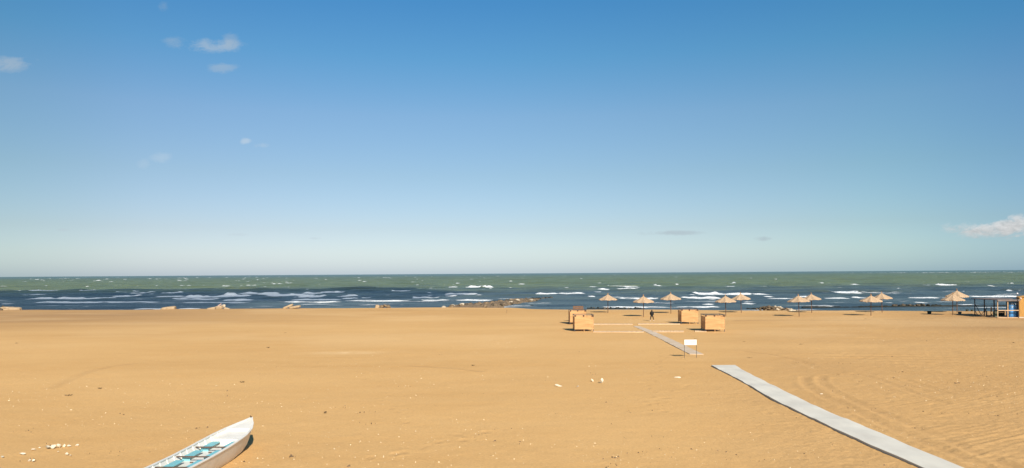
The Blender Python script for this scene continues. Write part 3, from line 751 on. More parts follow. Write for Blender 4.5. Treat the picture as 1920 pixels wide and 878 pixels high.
lg.build('emblem', GREYP, bd)
tx = MB(); rr = random.Random(9)
for line, zz in ((0, 1.25), (1, 1.17)):
    xx = -.08
    while xx < .34:
        w_ = rr.uniform(.022, .05); tx.box((xx + w_ / 2, -.019, zz), (w_, .006, .045 if line == 0 else .03)); xx += w_ + .014
tx.build('lettering', GREYP, bd)

# ------------------------------------------------------------------ person
def skin_mesh(name, pts, edges, radii, mt, parent, lvl=2):
    me = bpy.data.meshes.new(name); me.from_pydata(pts, edges, []); me.update(); me.materials.append(mt)
    o = bpy.data.objects.new(name, me); link(o, parent)
    sk = o.modifiers.new('skin', 'SKIN')
    if not me.skin_vertices: me.skin_vertices.new()
    for i, r_ in enumerate(radii):
        me.skin_vertices[0].data[i].radius = (r_, r_) if not isinstance(r_, tuple) else r_
    me.skin_vertices[0].data[0].use_root = True
    sk.use_smooth_shade = True
    ss = o.modifiers.new('sub', 'SUBSURF'); ss.levels = 1; ss.render_levels = lvl
    return o
SKIN = simple('skin', (0.50, 0.30, 0.21), 0.05, 5); BLACK = simple('black_cloth', (0.010, 0.009, 0.008), 0.2, 20)
MAROON = simple('dark_maroon_cloth', (0.022, 0.010, 0.008), 0.2, 20); SHOE = simple('pale_shoe', (0.6, 0.5, 0.4), 0.1, 10); HAIR = simple('dark_hair', (0.02, 0.014, 0.01), 0.2, 30)
x, y = G(1222.3, 602); pr = empty('person', (x, y, 0), R(-12)); pr.scale = (.95,) * 3
tag(pr, 'person in black hooded jacket and dark trousers walking between the cabins', 'person')
P0 = [(0, 0, .82), (0, 0, 1.02), (0, -.01, 1.22), (0, 0, 1.33), (0, .01, 1.44), (0, .02, 1.53),
      (.09, 0, .78), (.17, .10, .45), (.25, .16, .09), (.27, .26, .04),
      (-.09, 0, .78), (-.16, -.02, .45), (-.235, -.20, .10), (-.245, -.11, .04),
      (.17, 0, 1.27), (.22, -.06, 1.02), (.17, .08, .84), (.15, .13, .77),
      (-.17, 0, 1.27), (-.23, .05, 1.02), (-.19, .18, .86), (-.17, .23, .80),
      (0, .11, 1.50)]
E0 = [(0, 1), (1, 2), (2, 3), (3, 4), (4, 5), (0, 6), (6, 7), (7, 8), (8, 9), (0, 10), (10, 11), (11, 12), (12, 13), (2, 14), (14, 15), (15, 16), (16, 17), (2, 18), (18, 19), (19, 20), (20, 21), (4, 22)]
R0 = [.11, .10, .12, .055, .085, .075, .075, .055, .035, .03, .075, .055, .035, .03, .05, .038, .028, .025, .05, .038, .028, .025, .02]
skin_mesh('body', P0, E0, R0, SKIN, pr)
skin_mesh('jacket', [P0[0], P0[1], P0[2], P0[3], P0[14], P0[15], P0[16], P0[18], P0[19], P0[20], (0, 0, .66)], [(0, 1), (1, 2), (2, 3), (2, 4), (4, 5), (5, 6), (2, 7), (7, 8), (8, 9), (0, 10)],
          [.19, .17, .19, .10, .09, .075, .06, .09, .075, .06, .20], BLACK, pr)
skin_mesh('hood', [(0, -.02, 1.32), (0, -.01, 1.46), (0, .0, 1.56)], [(0, 1), (1, 2)], [.09, .125, .09], BLACK, pr)
skin_mesh('trousers', [P0[0], P0[6], P0[7], (.243, .155, .14), P0[10], P0[11], (-.228, -.19, .15)], [(0, 1), (1, 2), (2, 3), (0, 4), (4, 5), (5, 6)], [.125, .10, .078, .055, .10, .078, .055], MAROON, pr)
for p_, q_ in ((P0[8], P0[9]), (P0[12], P0[13])):
    MB().box(((p_[0] + q_[0]) / 2, (p_[1] + q_[1]) / 2 + .01, .05), (.10, .27, .10)).build('shoe', SHOE, pr, bevel=.03)

# ------------------------------------------------------------------ rocks
def rock_mesh(name, seed, mt, sx=1, sy=1, sz=1, cut=0.0):
    import bmesh
    bm = bmesh.new(); bmesh.ops.create_icosphere(bm, subdivisions=2, radius=.5); r = random.Random(seed)
    pl = [(Vector((r.uniform(-1, 1), r.uniform(-1, 1), r.uniform(-1, 1))).normalized(), r.uniform(.30 - cut, .44 - cut * .6)) for _ in range(9)]
    for v in bm.verts:
        for n_, d_ in pl:
            k = v.co.dot(n_)
            if k > d_: v.co -= n_ * (k - d_)
        v.co *= 1 + r.uniform(-.04, .04); v.co.x *= sx; v.co.y *= sy; v.co.z *= sz
    me = bpy.data.meshes.new(name); bm.to_mesh(me); bm.free(); me.materials.append(mt); return me
RBR = simple('brown_rock', (0.10, 0.072, 0.046), 0.3, 2.5, 0.9, 0.2, col2=(0.06, 0.05, 0.035), bm=.5, bd=.05)
RTAN = simple('tan_rock', (0.20, 0.14, 0.085), 0.2, 2.5, 0.9, 0.2, col2=(0.09, 0.065, 0.04), bm=.5, bd=.05)
RPALE = simple('pale_rock', (0.52, 0.44, 0.33), 0.15, 2.5, 0.9, 0.2, col2=(0.28, 0.22, 0.15), bm=.5, bd=.05)
RDARK = simple('wet_rock', (0.022, 0.022, 0.016), 0.3, 2.5, 0.7, 0.2, bm=.5, bd=.05)
CEMENT = simple('weathered_concrete', (0.37, 0.275, 0.175), 0.12, 3, 0.9, 0.2, col2=(0.30, 0.21, 0.12), bm=.4, bd=.03)
WSTONE = simple('white_stone', (0.60, 0.515, 0.38), 0.06, 8, 0.85, 0.2, bm=.3, bd=.01)
GSTONE = simple('grey_stone', (0.38, 0.345, 0.27), 0.1, 8, 0.85, 0.2, bm=.3, bd=.01)
rocks = {}
for k, mt in (('br', RBR), ('tan', RTAN), ('pale', RPALE), ('dark', RDARK)):
    rocks[k] = [rock_mesh('boulder', 10 * len(rocks) + i, mt, 1.15, .95, .75) for i in range(5)]
def put_rock(kind, x, y, z, size, name='boulder', rr=random):
    o = bpy.data.objects.new(name, rr.choice(rocks[kind])); link(o)
    o.location = (x, y, z); o.rotation_euler = (rr.uniform(-.5, .5), rr.uniform(-.5, .5), rr.uniform(0, 6.28))
    o.scale = (size * rr.uniform(.8, 1.25), size * rr.uniform(.8, 1.2), size * rr.uniform(.75, 1.1)); return o
def along(pl, t):
    d = [0]
    for a, b in zip(pl[:-1], pl[1:]): d.append(d[-1] + math.hypot(b[0] - a[0], b[1] - a[1]))
    q = t * d[-1]; return float(np.interp(q, d, [p[0] for p in pl])), float(np.interp(q, d, [p[1] for p in pl]))
rk = random.Random(21)
line = [(-14, 141), (-10.5, 144), (-8.5, 148), (-4.7, 158), (0, 180), (5.8, 196.5), (11.5, 213)]
for i in range(150):
    t = (i + rk.random()) / 150; x, y = along(line, t); wd = np.interp(t, [0, .3, 1], [4.2, 3.0, 1.3])
    a = rk.uniform(-1, 1); x += a * wd * .8; y += a * wd * .25 + rk.uniform(-1, 1)
    top = np.interp(t, [0, .047, .1, .25, .54, .77, 1], [.05, .41, .54, .42, .19, -.21, -.54]) - 0.55 * a * a
    size = rk.uniform(.7, 1.4); kind = 'tan' if rk.random() < (.6 - .5 * t) else ('pale' if rk.random() < .14 else 'br')
    if t > .72 and rk.random() < .7: kind = 'dark'
    o = put_rock(kind, x, y, max(top - size * .3, -1.35), size, rr=rk)
    lab = {'tan': 'sandy tan boulder in the long breakwater reaching into the sea', 'pale': 'pale boulder among the brown ones of the long breakwater',
           'br': 'dark brown boulder in the long breakwater reaching into the sea', 'dark': 'wet blackish boulder near the seaward tip of the long breakwater'}[kind]
    tag(o, lab, 'boulder', 'boulders of the long breakwater')
# rubble core that carries the boulders
def mound(name, pl, wd, ztop, mt, label, n=70, m=11, seed=1):
    X = np.zeros((n, m)); Y = np.zeros((n, m)); Z = np.zeros((n, m))
    for i in range(n):
        t = i / (n - 1); x, y = along(pl, t); x2, y2 = along(pl, min(t + .01, 1)); x1, y1 = along(pl, max(t - .01, 0))
        d = Vector((x2 - x1, y2 - y1)).normalized()
        for j in range(m):
            a = -1 + 2 * j / (m - 1); w_ = wd(t)
            X[i, j] = x - d.y * a * w_; Y[i, j] = y + d.x * a * w_
            Z[i, j] = -1.5 + (ztop(t) + 1.5) * (1 - abs(a) ** 2.2) * (1 if 0 < i < n - 1 else 0)
    Z += .16 * fbm(X * 1.3 + seed, Y * 1.3, 3) * (Z > -1.4)
    o = grid_mesh(name, X, Y, Z, mt, smooth=False); o.data.materials[0] = mt
    tag(o, label, None, None, 'stuff'); return o
mound('rubble', line, lambda t: float(np.interp(t, [0, .3, 1], [4.6, 3.2, 1.6])), lambda t: float(np.interp(t, [0, .08, .2, .5, .8, 1], [-.15, .2, .2, 0.0, -.4, -.8])), RTAN,
      'small tan rubble packed between the boulders of the long breakwater')
# pale stone pile at the water edge
x0, yA = G(1429, 583.2); x1, yB = G(1507, 585)
for i in range(95):
    t = rk.random(); a = rk.uniform(-1, 1); x = x0 + (x1 - x0) * t; y = yA + 2.6 - 3.0 * t + a * 1.3
    hh = .88 * math.sin(math.pi * min(max(t * .85 + .12, 0), 1)) ** .5 * (1 - .5 * a * a) * np.interp(t, [0, .5, 1], [1, 1, .55])
    size = rk.uniform(.35, .62); kind = rk.choice(['br', 'br', 'tan']) if t < .42 else rk.choice(['pale', 'pale', 'tan', 'br'])
    o = put_rock(kind, x, y, rk.uniform(.0, 1) * max(hh - size * .2, 0), size, rr=rk)
    tag(o, {'br': 'dark brown stone in the low pile at the water edge', 'tan': 'tan stone in the low pile at the water edge', 'pale': 'pale cream stone in the low pile at the water edge'}[kind], 'stone', 'stones of the low pile at the water edge')
# awash stones of the submerged bars
for (pa, pb, ya, yb, cnt_, hi, lab) in ((1672, 1762, 575, 574.5, 34, -.78, 'dark wet stone awash in the row behind the right parasols'),
                                       (1108, 1200, 579, 579, 22, -.95, 'dark wet stone awash behind the left parasols')):
    A, B = G(pa, ya, SEA), G(pb, yb, SEA)
    for i in range(cnt_):
        t = (i + rk.random()) / cnt_; size = rk.uniform(.5, .85)
        o = put_rock(rk.choice(['dark', 'dark', 'br']), A[0] + (B[0] - A[0]) * t, A[1] + (B[1] - A[1]) * t + rk.uniform(-.8, .8), hi + rk.uniform(-.1, .1), size, rr=rk)
        tag(o, lab, 'stone', 'stones awash behind the parasols')
for i, (a, b, z_) in enumerate((((1500, 577.3), (1960, 573.6), -.72), ((1100, 579), (1210, 579.3), -.80), ((1400, 579.2), (1432, 580.5), -.75), ((978, 574.5), (1035, 573.5), -.82))):
    A, B = G(*a, SEA), G(*b, SEA)
    mound('reef', [A, ((A[0] + B[0]) / 2, (A[1] + B[1]) / 2 + .5), B], lambda t: .7 + .3 * math.sin(9 * t), lambda t, z_=z_: z_ - .06 + .08 * math.sin(23 * t), RDARK,
          ['long dark reef line just above water behind the right parasols', 'dark reef line behind the left parasols', 'short dark reef left of the stone pile', 'dark weedy reef patch right of the long breakwater'][i], n=120, seed=i + 3)

# broken concrete on the beach crest, left half
def slab(px, py, z, dims, rot, label, mt=CEMENT, name='concrete_block'):
    import bmesh
    x, y = G(px, py, 0); bm = bmesh.new(); bmesh.ops.create_cube(bm, size=1); bmesh.ops.subdivide_edges(bm, edges=bm.edges, cuts=5, use_grid_fill=True)
    sd_ = px * .37
    for v in bm.verts:
        p = v.co.copy(); e_ = sorted((abs(p.x), abs(p.y), abs(p.z)))
        k = 1 - 0.13 * max(0, e_[1] - .32) / .18 - 0.05 * max(0, e_[0] - .32) / .18
        q = Vector((p.x * dims[0], p.y * dims[1], p.z * dims[2])) * k
        n_ = float(fbm(np.array(q.x * 2.2 + sd_), np.array(q.y * 2.2 + q.z * 3.1), 3))
        v.co = q * (1 + .16 * n_)
    me = bpy.data.meshes.new(name); bm.to_mesh(me); bm.free(); me.materials.append(mt); o = bpy.data.objects.new(name, me); link(o)
    o.location = (x, y - .4, z - .08); o.rotation_euler = tuple(R(a) for a in rot); tag(o, label, 'rubble'); return o
slab(24, 581, .22, (3.6, 1.2, .8), (6, 4, 5), 'large half buried concrete slab at the far left of the sand edge')
slab(2, 582, .25, (1.0, .6, .5), (10, 25, 20), 'dark broken block at the left picture edge', RBR)
slab(8.5, 580.8, .55, (.5, .4, .6), (10, 35, 0), 'small dark stump leaning on the left slab', RBR)
slab(318, 580, .12, (2.5, 1.3, .9), (5, -6, 10), 'rounded half buried block between the left slab and the rubble heap')
slab(398, 580, .18, (1.6, .8, .5), (0, -8, 8), 'flat pale piece at the left foot of the rubble heap')
slab(411, 579, .62, (1.5, .28, .22), (0, -38, 12), 'slanting pink concrete beam on top of the rubble heap', simple('pink_concrete', (.40, .27, .22), .1, 4))
slab(412, 579, .30, (1.6, 1.0, .7), (8, -10, -14), 'brown core block under the slanting beam')
slab(421.5, 578.6, .62, (.55, .5, .55), (4, 6, 20), 'square cream block at the right top of the rubble heap', RPALE)
slab(427, 579.6, .12, (1.1, .6, .45), (0, 18, 0), 'low sandy piece at the right foot of the rubble heap')
slab(541.5, 578.6, .48, (1.9, .7, .42), (0, -22, 8), 'tilted upper slab of the crossed concrete pair')
slab(554, 578.8, .38, (2.1, .8, .46), (0, -8, -6), 'long lower slab of the crossed concrete pair')
slab(708, 577.6, .3, (.7, .6, .75), (0, 14, 20), 'small upright stone left of the triple boulder')
for k, (px, sz, z_, l_) in enumerate(((716, 1.0, .28, 'low middle stone of the triple boulder on the crest'), (723, .9, .42, 'tallest pointed stone of the triple boulder'), (729, 1.1, .2, 'right stone of the triple boulder'))):
    x, y = G(px, 577.5); o = put_rock('tan', x, y - .3, z_, sz, rr=rk); tag(o, l_, 'boulder')

# ------------------------------------------------------------------ white stones on the sand
def stone(px, py, wpx, hpx, label, mt=WSTONE, rz=0, seed=0, flat=.7, name='white_stone'):
    x, y = G(px, py + hpx / 2); k = y / F; w_ = wpx * k; h_ = hpx * k
    me = rock_mesh(name, 900 + seed, mt, 1, .8, 1, .14); o = bpy.data.objects.new(name, me); link(o)
    d = min(w_, h_ * 1.5)
    o.scale = (w_ * 1.15, d * 1.1, h_ * 1.15 * flat + .02); o.location = (x, y + d * .3, h_ * .35 * flat); o.rotation_euler = (0, 0, R(rz)); tag(o, label, 'stone')
    return o
stone(1047, 721.5, 15, 6.5, 'oblong white stone, leftmost of the four in the middle of the sand', rz=-8, seed=1)
stone(1084, 723.5, 6, 5.5, 'tiny white stone second from left in the middle of the sand', rz=-30, seed=2)
stone(1110.7, 712.2, 5, 7.5, 'small upright white stone left of the tallest', seed=3, flat=1)
stone(1128, 711.5, 7.5, 15, 'tallest white stone standing in the middle of the sand', seed=4, flat=1)
stone(1272, 707, 14, 3.5, 'thin curved white fragment below the sign', rz=-10, seed=5)
for k, (px, py, w_, h_, mt, lab) in enumerate((
        (87, 836.5, 12, 11, GSTONE, 'grey cream stone at the left end of the stone row by the boat'), (98.5, 836.5, 11, 10, WSTONE, 'second stone of the row at the lower left'),
        (109, 834.5, 10, 10, WSTONE, 'highest cream stone of the lower left row'), (119, 834.5, 8, 7, WSTONE, 'small stone near the middle of the lower left row'),
        (129.5, 835.5, 9, 5.5, WSTONE, 'flat slanted stone near the right end of the lower left row'), (143.3, 834, 8, 5.5, WSTONE, 'single stone just right of the lower left row'),
        (62, 842.5, 8, 3.5, WSTONE, 'flat tan flake left of the stone row'), (40.5, 849.7, 13, 5.5, WSTONE, 'bright oblong stone below left of the stone row'),
        (53.7, 862.5, 7, 5, WSTONE, 'left one of the touching white pair at the bottom left'), (61, 863, 8, 5, WSTONE, 'right one of the touching white pair at the bottom left'),
        (4, 855.5, 6, 5, GSTONE, 'pinkish stone at the left picture edge'), (124.5, 850.5, 6, 5, WSTONE, 'pink white stone below the right end of the row'), (131.5, 853.5, 7, 3, WSTONE, 'thin white stone beside the pink one'),
        (74, 839.3, 4, 2.5, WSTONE, 'small pale pebble just left of the stone row'), (108.5, 846.5, 3, 2.5, WSTONE, 'small pale pebble under the stone row'))):
    stone(px, py, w_, h_, lab, mt, rz=random.uniform(-25, 25), seed=20 + k, flat=.8)
stone(1541, 738.5, 7, 2.5, 'pale stone lying in the curved tyre track', seed=60)

# scattered shell bits and dark litter: countless
SHELL = simple('shell', (0.70, 0.56, 0.36), 0.08, 20, .6); LIT = simple('dry_litter', (0.15, 0.095, 0.05), 0.3, 10)
def scatter(name, mt, n, pos, smin, smax, flat, label):
    rs = np.random.RandomState(len(name)); b = MB()
    base = [(1, 0, 0), (-.5, .8, 0), (-.6, -.7, 0), (0, 0, 1)]; fc = [(0, 1, 3), (1, 2, 3), (2, 0, 3), (0, 2, 1)]
    for i in range(n):
        x, y = pos(rs); s_ = smin + (smax - smin) * rs.rand() ** 3; a = rs.rand() * 6.28; st = 1 + rs.rand() * 1.4
        v = []
        for px, py, pz in base:
            px *= st; X_ = px * math.cos(a) - py * math.sin(a); Y_ = px * math.sin(a) + py * math.cos(a)
            v.append((x + X_ * s_, y + Y_ * s_, pz * s_ * flat + .01 - (.03 if pz == 0 else 0)))
        b.add(v, fc)
    o = b.build(name, mt); tag(o, label, None, None, 'stuff'); return o
def pos_any(rs):
    while True:
        y = 20 * (90 / 20) ** rs.rand(); x = rs.uniform(-.78, .78) * y
        d = float(fbm(np.array(x * .12), np.array(y * .12), 3))
        if rs.rand() < .35 + d + (.35 if x > .1 * y else 0): return x, y
scatter('shell_fragments', SHELL, 4200, pos_any, .006, .026, .5, 'tiny pale shell fragments strewn over the sand')
_cl = [G(random.uniform(0, 1920), random.uniform(625, 878)) for _ in range(50)] + [G(random.uniform(1150, 1920), random.uniform(640, 878)) for _ in range(60)] + [G(*p) for p in ((925, 825), (960, 830), (905, 815), (1190, 770), (1240, 850), (60, 860), (690, 795), (1870, 780), (1860, 790))]
def pos_cl(rs):
    c = _cl[rs.randint(len(_cl))]; s_ = .02 + .35 * rs.rand(); return c[0] + rs.normal() * s_ * 1.3, c[1] + rs.normal() * s_
scatter('dry_litter', LIT, 480, pos_cl, .012, .05, .7, 'dark dry litter and twig bits scattered in the sand')
_tuft = [(128, 742, 9), (31, 644, 3), (535, 625, 2), (503, 652, 3), (610, 774, 3), (1304, 636, 4), (1395, 641.5, 3), (1502, 646.5, 4), (887, 686, 3), (455, 717, 5), (1623, 598.5, 3), (1406, 672, 5), (1900, 643, 4), (187, 729, 4)]
rt = random.Random(8)
DRYG = simple('dry_weed', (0.16, 0.105, 0.05), 0.3, 10)
for k, (px, py, w_) in enumerate(_tuft):
    x, y = G(px, py); r_ = w_ * y / F; b = MB()
    for i in range(26):
        a = rt.uniform(0, 6.28); q = rt.uniform(0, r_); b.tube((x + q * math.cos(a) * .6, y + q * math.sin(a) * .5, -.01), (x + q * 1.3 * math.cos(a), y + q * math.sin(a), rt.uniform(.03, .09)), .008, .004, 4)
    o = b.build('dry_weed', DRYG)
    tag(o, ['brown dry weed clump on the left sand, the largest', 'tiny dry weed clump at the far left below the shoreline', 'tiny weed speck left of the picture middle, nearest the sea', 'small weed clump below that speck',
            'small dry weed clump right above the boat', 'weed clump left of the white sign', 'weed clump right of the nearer right cabin', 'weed clump on the sand below the parasols', 'weed speck in the middle of the sand',
            'weed clump above and left of the boat bow', 'dark weed left of the beached parasol pole on the long track', 'weed clump above the grey boardwalk', 'weed clump at the right edge of the sand', 'flat weed wisp right of the largest clump'][k], 'plant', 'dry weed clumps on the sand')
x, y = G(950.5, 587.5); b = MB(); b.tube((0, 0, 0), (-.1, 0, .55), .02, .012, 5); b.tube((-.05, 0, .3), (.12, 0, .52), .014, .008, 5); b.tube((.12, 0, .52), (.02, 0, .7), .01, .006, 5)
o = b.build('dry_stalk', DRYG); o.location = (x, y, 0); tag(o, 'lone dry stalk standing near the foot of the breakwater', 'plant')

# ------------------------------------------------------------------ bins and tubs near the right parasols
BIN = simple('black_plastic', (0.03, 0.045, 0.035), 0.15, 5, .5, .4); TUBG = simple('grey_plastic', (0.14, 0.15, 0.13), .3, 5, .6, .3)
def tub(px, py, w_, h_, mt, lab, name='litter_tub'):
    x, y = G(px, py); o = empty(name, (x, y, 0), R(20)); tag(o, lab, 'bin'); v, f = [], []
    n = 20
    for r_, z_ in ((.40, 0), (.5, h_), (.46, h_), (.38, .06)):
        for i in range(n):
            a = 2 * math.pi * i / n; v.append((w_ * r_ * math.cos(a), w_ * r_ * math.sin(a), z_))
    for k in range(3):
        for i in range(n): f.append((k * n + i, k * n + (i + 1) % n, (k + 1) * n + (i + 1) % n, (k + 1) * n + i))
    f.append(tuple(range(n))[::-1]); f.append(tuple(range(3 * n, 4 * n)))
    MB().add(v, f).build('bucket', mt, o)
    b = MB()
    for i in range(n):
        a, a2 = 2 * math.pi * i / n, 2 * math.pi * (i + 1) / n
        b.tube((w_ * .505 * math.cos(a), w_ * .505 * math.sin(a), h_), (w_ * .505 * math.cos(a2), w_ * .505 * math.sin(a2), h_), .018, .018, 5)
    b.build('rim', mt, o)
tub(1742.5, 588.9, .60, .43, BIN, 'black flared tub alone in the shade left of the last parasols')
tub(1799.5, 589.3, .50, .36, TUBG, 'grey tub beside the pole of the last parasol')
tub(1813.5, 583.6, .42, .26, BIN, 'small dark tub near the water left of the bar canopy')
tub(1822.5, 583.6, .40, .22, BIN, 'second small dark tub near the water, touching the bar canopy post')

# ------------------------------------------------------------------ beach bar: canopy, container, hut
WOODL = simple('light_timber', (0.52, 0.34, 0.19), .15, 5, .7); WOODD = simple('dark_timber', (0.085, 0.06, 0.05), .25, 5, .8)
ROOFM = simple('weathered_roof', (0.17, 0.135, 0.12), .15, 2, .8, col2=(0.11, .09, .08)); BLUE, nt, b = mat('blue_steel', .5, .4)
tcn = N(nt, 'ShaderNodeTexCoord'); wn = NOISE(nt, tcn.outputs['Object'], 3, 4, .6)
nt.links.new(MIX(nt, RAMP(nt, wn, [(.35, 0.), (.75, 1.)]), (0.03, 0.15, 0.36), (0.07, 0.25, 0.48)), b.inputs['Base Color'])
LETTER = simple('white_paint', (0.62, 0.68, 0.72), .05, 5, bm=0); HUTW = simple('orange_planks', (0.56, 0.29, 0.075), .12, 3, .7, stretch=(6, 6, .5)); FOOT = simple('pale_base', (0.6, .48, .36), .1, 4)
hx, hy = G(1910.5, 596.3); hx += .06
# canopy over the bar
cn = empty('bar_canopy', (0, 0, 0)); cn.location = (G(1868, 596)[0], hy, 0)
tag(cn, 'open timber canopy with a flat roof, left of the blue container', 'canopy')
ox, oy = cn.location.x, cn.location.y
def lp(px, Y, z=0):   # local x of something standing at depth Y
    return (px - 960) * Y / F - ox
Zf, Zb = hy, 103.8
Rz = 2.46
rf = MB()
rf.box((( lp(1868, Zf) + lp(1912, Zf)) / 2, 2.0, Rz), (lp(1912, Zf) - lp(1868, Zf), 4.4, .09))
rf.box(((lp(1825, Zb) + lp(1872, Zb)) / 2, Zb - oy - 1.2, Rz - .012), (lp(1872, Zb) - lp(1825, Zb), 3.4, .07), (0, R(-.6), 0)); rf.build('roof', ROOFM, cn)
fs_ = MB(); fs_.box(((lp(1868, Zf) + lp(1910, Zf)) / 2, -.22, Rz - .10), (lp(1910, Zf) - lp(1868, Zf), .04, .16)); fs_.build('fascia', ROOFM, cn)
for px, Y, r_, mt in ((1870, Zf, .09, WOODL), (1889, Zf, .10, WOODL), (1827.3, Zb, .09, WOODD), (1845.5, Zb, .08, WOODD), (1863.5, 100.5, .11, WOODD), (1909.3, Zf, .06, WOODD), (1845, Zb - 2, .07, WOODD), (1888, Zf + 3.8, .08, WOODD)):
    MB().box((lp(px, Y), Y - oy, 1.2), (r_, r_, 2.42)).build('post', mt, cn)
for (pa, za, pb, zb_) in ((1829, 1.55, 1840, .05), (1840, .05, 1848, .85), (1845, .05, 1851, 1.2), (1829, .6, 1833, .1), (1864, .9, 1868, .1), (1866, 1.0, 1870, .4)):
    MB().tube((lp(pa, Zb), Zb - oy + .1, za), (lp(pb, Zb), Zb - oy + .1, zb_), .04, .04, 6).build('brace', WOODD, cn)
MB().box(((lp(1870, Zf) + lp(1909, Zf)) / 2, -.06, 1.03), (lp(1909, Zf) - lp(1870, Zf), .05, .11)).build('rail', WOODL, cn)
MB().box(((lp(1871, Zf) + lp(1885, Zf)) / 2, .5, .72), (1.05, .35, .06)).build('shelf', WOODL, cn)
MB().box(((lp(1869, Zf) + lp(1909, Zf)) / 2, 1.2, .03), (lp(1909, Zf) - lp(1869, Zf) - .2, 2.6, .10)).build('deck', WOODL, cn)
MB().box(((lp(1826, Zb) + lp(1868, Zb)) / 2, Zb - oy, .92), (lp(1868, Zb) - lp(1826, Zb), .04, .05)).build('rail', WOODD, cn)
# dark counter under the canopy
x, y = G(1885, 594); o = empty('bar_counter', (x, y + 1.2, 0)); tag(o, 'dark bar counter in the shade under the canopy', 'counter')
MB().box((0, 0, .42), (1.0, .7, .7)).build('cabinet', BIN, o); MB().box((0, 0, .80), (1.12, .8, .05)).build('countertop', WOODD, o)
x, y = G(1867, 595.5); o = empty('crate_stack', (x, y, 0)); tag(o, 'dark planter box with mottled green front at the left canopy post', 'planter')
MB().box((0, 0, .45), (.45, .5, .75)).build('box', simple('mottled_green', (.10, .13, .09), .5, 9), o); MB().box((0, 0, .05), (.52, .56, .10)).build('base', BIN, o)
for px, h_, lab in ((1858.7, 1.25, 'taller pale timber post left of the canopy front'), (1849.8, .75, 'short pale timber post left of the canopy front')):
    x, y = G(px, 592.8); o = MB().box((0, 0, h_ / 2), (.14, .12, h_)).build('timber_post', WOODL, bevel=.01); o.location = (x, y, 0); tag(o, lab, 'post')
# container
cy0 = hy + .55; cx0 = (1892.3 - 960) * cy0 / F; co = empty('shipping_container', (cx0, cy0, 0)); tag(co, 'blue steel shipping container end with white letters beside the orange hut', 'container')
CW, CH, CD = 1.22, 2.28, .7
b = MB(); b.box((CW / 2, CD / 2 + .06, CH / 2 + .06), (CW - .04, CD - .1, CH - .12))
for k in range(2): b.box((.0, .25 + k * .2, CH / 2 + .06), (.05, .10, CH - .3))
b.build('body', BLUE, co)
for xa in (0.335, 0.885):
    d = MB(); d.box((xa, .0, CH / 2 + .05), (.53, .05, CH - .22))
    for k in range(5): d.box((xa, -.035, .3 + k * .42), (.44, .02, .12))
    dd = d.build('door', BLUE, co)
    for xr in (xa - .19, xa + .19): MB().tube((xr, -.06, .12), (xr, -.06, CH - .08), .018, .018, 6).build('lock_rod', TUBG, dd)
fr = MB(); fr.box((CW / 2, 0, CH + .02), (CW, .10, .10)); fr.box((CW / 2, 0, .06), (CW, .10, .12)); fr.box((.03, 0, CH / 2), (.07, .09, CH - .1)); fr.box((CW - .03, 0, CH / 2), (.07, .09, CH - .1)); fr.build('frame', BLUE, co)
def text(body, size, loc, mt, parent):
    c = bpy.data.curves.new('lettering', 'FONT'); c.body = body; c.size = size; c.extrude = .004; c.align_x = 'CENTER'
    t_ = bpy.data.objects.new('tmp', c); S.collection.objects.link(t_); dg = bpy.context.evaluated_depsgraph_get(); dg.update()
    me = bpy.data.meshes.new_from_object(t_.evaluated_get(dg)); bpy.data.objects.remove(t_); me.materials.clear(); me.materials.append(mt)
    o = bpy.data.objects.new('lettering', me); link(o, parent); o.location = loc; o.rotation_euler = (R(90), 0, 0); return o
text('M', .38, (.335, -.085, 1.74), LETTER, co); text('W', .38, (.885, -.085, 1.74), LETTER, co)
text('P', .44, (.335, -.085, 1.28), LETTER, co); text('S', .44, (.885, -.085, 1.28), LETTER, co)
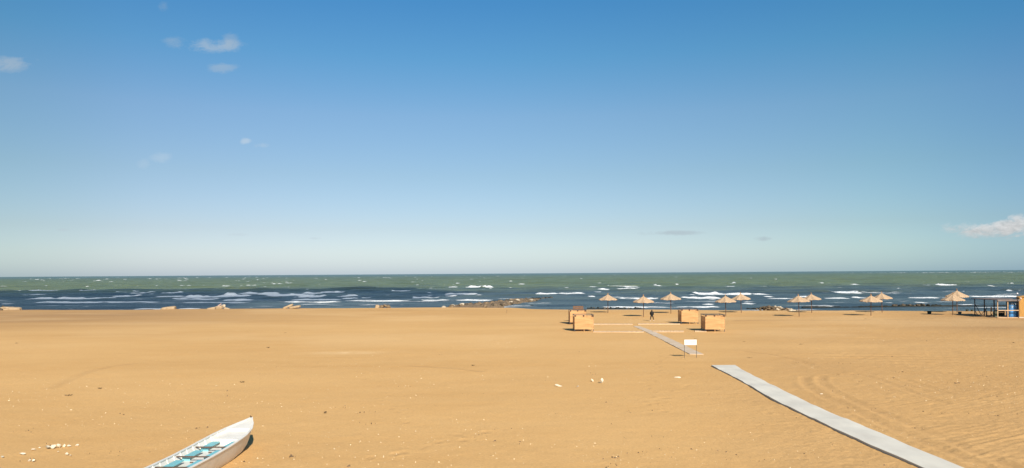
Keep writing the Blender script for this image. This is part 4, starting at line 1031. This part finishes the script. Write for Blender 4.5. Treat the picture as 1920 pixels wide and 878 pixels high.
# hut
hu = empty('beach_hut', (hx, hy, 0), R(-28)); tag(hu, 'orange plank beach hut cut by the right picture edge', 'hut')
HWd, HD, HH = 4.2, 2.6, 2.72
b = MB()
for k in range(28): b.box((HWd * (k + .5) / 28, 0, HH / 2 + .1), (HWd / 28 - .008, .03 + .006 * (k % 2), HH - .15))
for k in range(22):
    b.box((0.02, HD * (k + .5) / 22, HH / 2 + .1), (.03 + .006 * (k % 2), HD / 22 - .008, HH - .15)); b.box((HWd, HD * (k + .5) / 22, HH / 2 + .1), (.03, HD / 22 - .008, HH - .15))
b.box((HWd / 2, HD, HH / 2 + .1), (HWd, .04, HH - .15)); b.build('wall', HUTW, hu)
r_ = MB(); v = []
for yy_ in (-.18, HD + .2):
    for xx, zz in ((-.04, HH + .0), (HWd / 2, HH + .45), (HWd + .04, HH + .0)): v.append((xx, yy_, zz)); v.append((xx, yy_, zz + .09))
r_.add(v, [(0, 2, 8, 6), (2, 4, 10, 8), (1, 7, 9, 3), (3, 9, 11, 5), (0, 1, 3, 2), (2, 3, 5, 4), (6, 8, 9, 7), (8, 10, 11, 9), (0, 6, 7, 1), (4, 5, 11, 10)]); r_.build('roof', HUTW, hu)
g = MB(); g.add([(0, .01, HH), (HWd, .01, HH), (HWd / 2, .01, HH + .43), (0, .05, HH), (HWd, .05, HH), (HWd / 2, .05, HH + .43)], [(0, 1, 2), (3, 5, 4), (0, 2, 5, 3), (1, 4, 5, 2), (0, 3, 4, 1)]); g.build('gable', HUTW, hu)
MB().box((HWd / 2, -.03, .07), (HWd + .1, .16, .16)).build('base_board', FOOT, hu)
GLOBE = simple('lamp_glass', (.75, .68, .68), .03, 5, .4, .5, bm=0)
def globe(x, y, z, r_, name, lab, stem):
    o = empty(name, (x, y, 0)); tag(o, lab, 'lamp'); import bmesh
    bm = bmesh.new(); bmesh.ops.create_uvsphere(bm, u_segments=16, v_segments=10, radius=r_); me = bpy.data.meshes.new('globe'); bm.to_mesh(me); bm.free(); me.materials.append(GLOBE)
    for p in me.polygons: p.use_smooth = True
    g_ = bpy.data.objects.new('globe', me); link(g_, o); g_.location = (0, 0, z)
    MB().tube((0, 0, stem), (0, 0, z - r_ * .9), .025, .02, 6).build('stem', WOODD, o)
globe(ox + lp(1907, 98.0), 98.0, 3.30, .11, 'globe_lamp', 'pinkish round lamp on a stem above the canopy roof', 2.5)
globe(ox + lp(1914, 97.0), 97.05, 2.68, .09, 'globe_lamp', 'small white round lamp on the orange hut corner', 2.45)
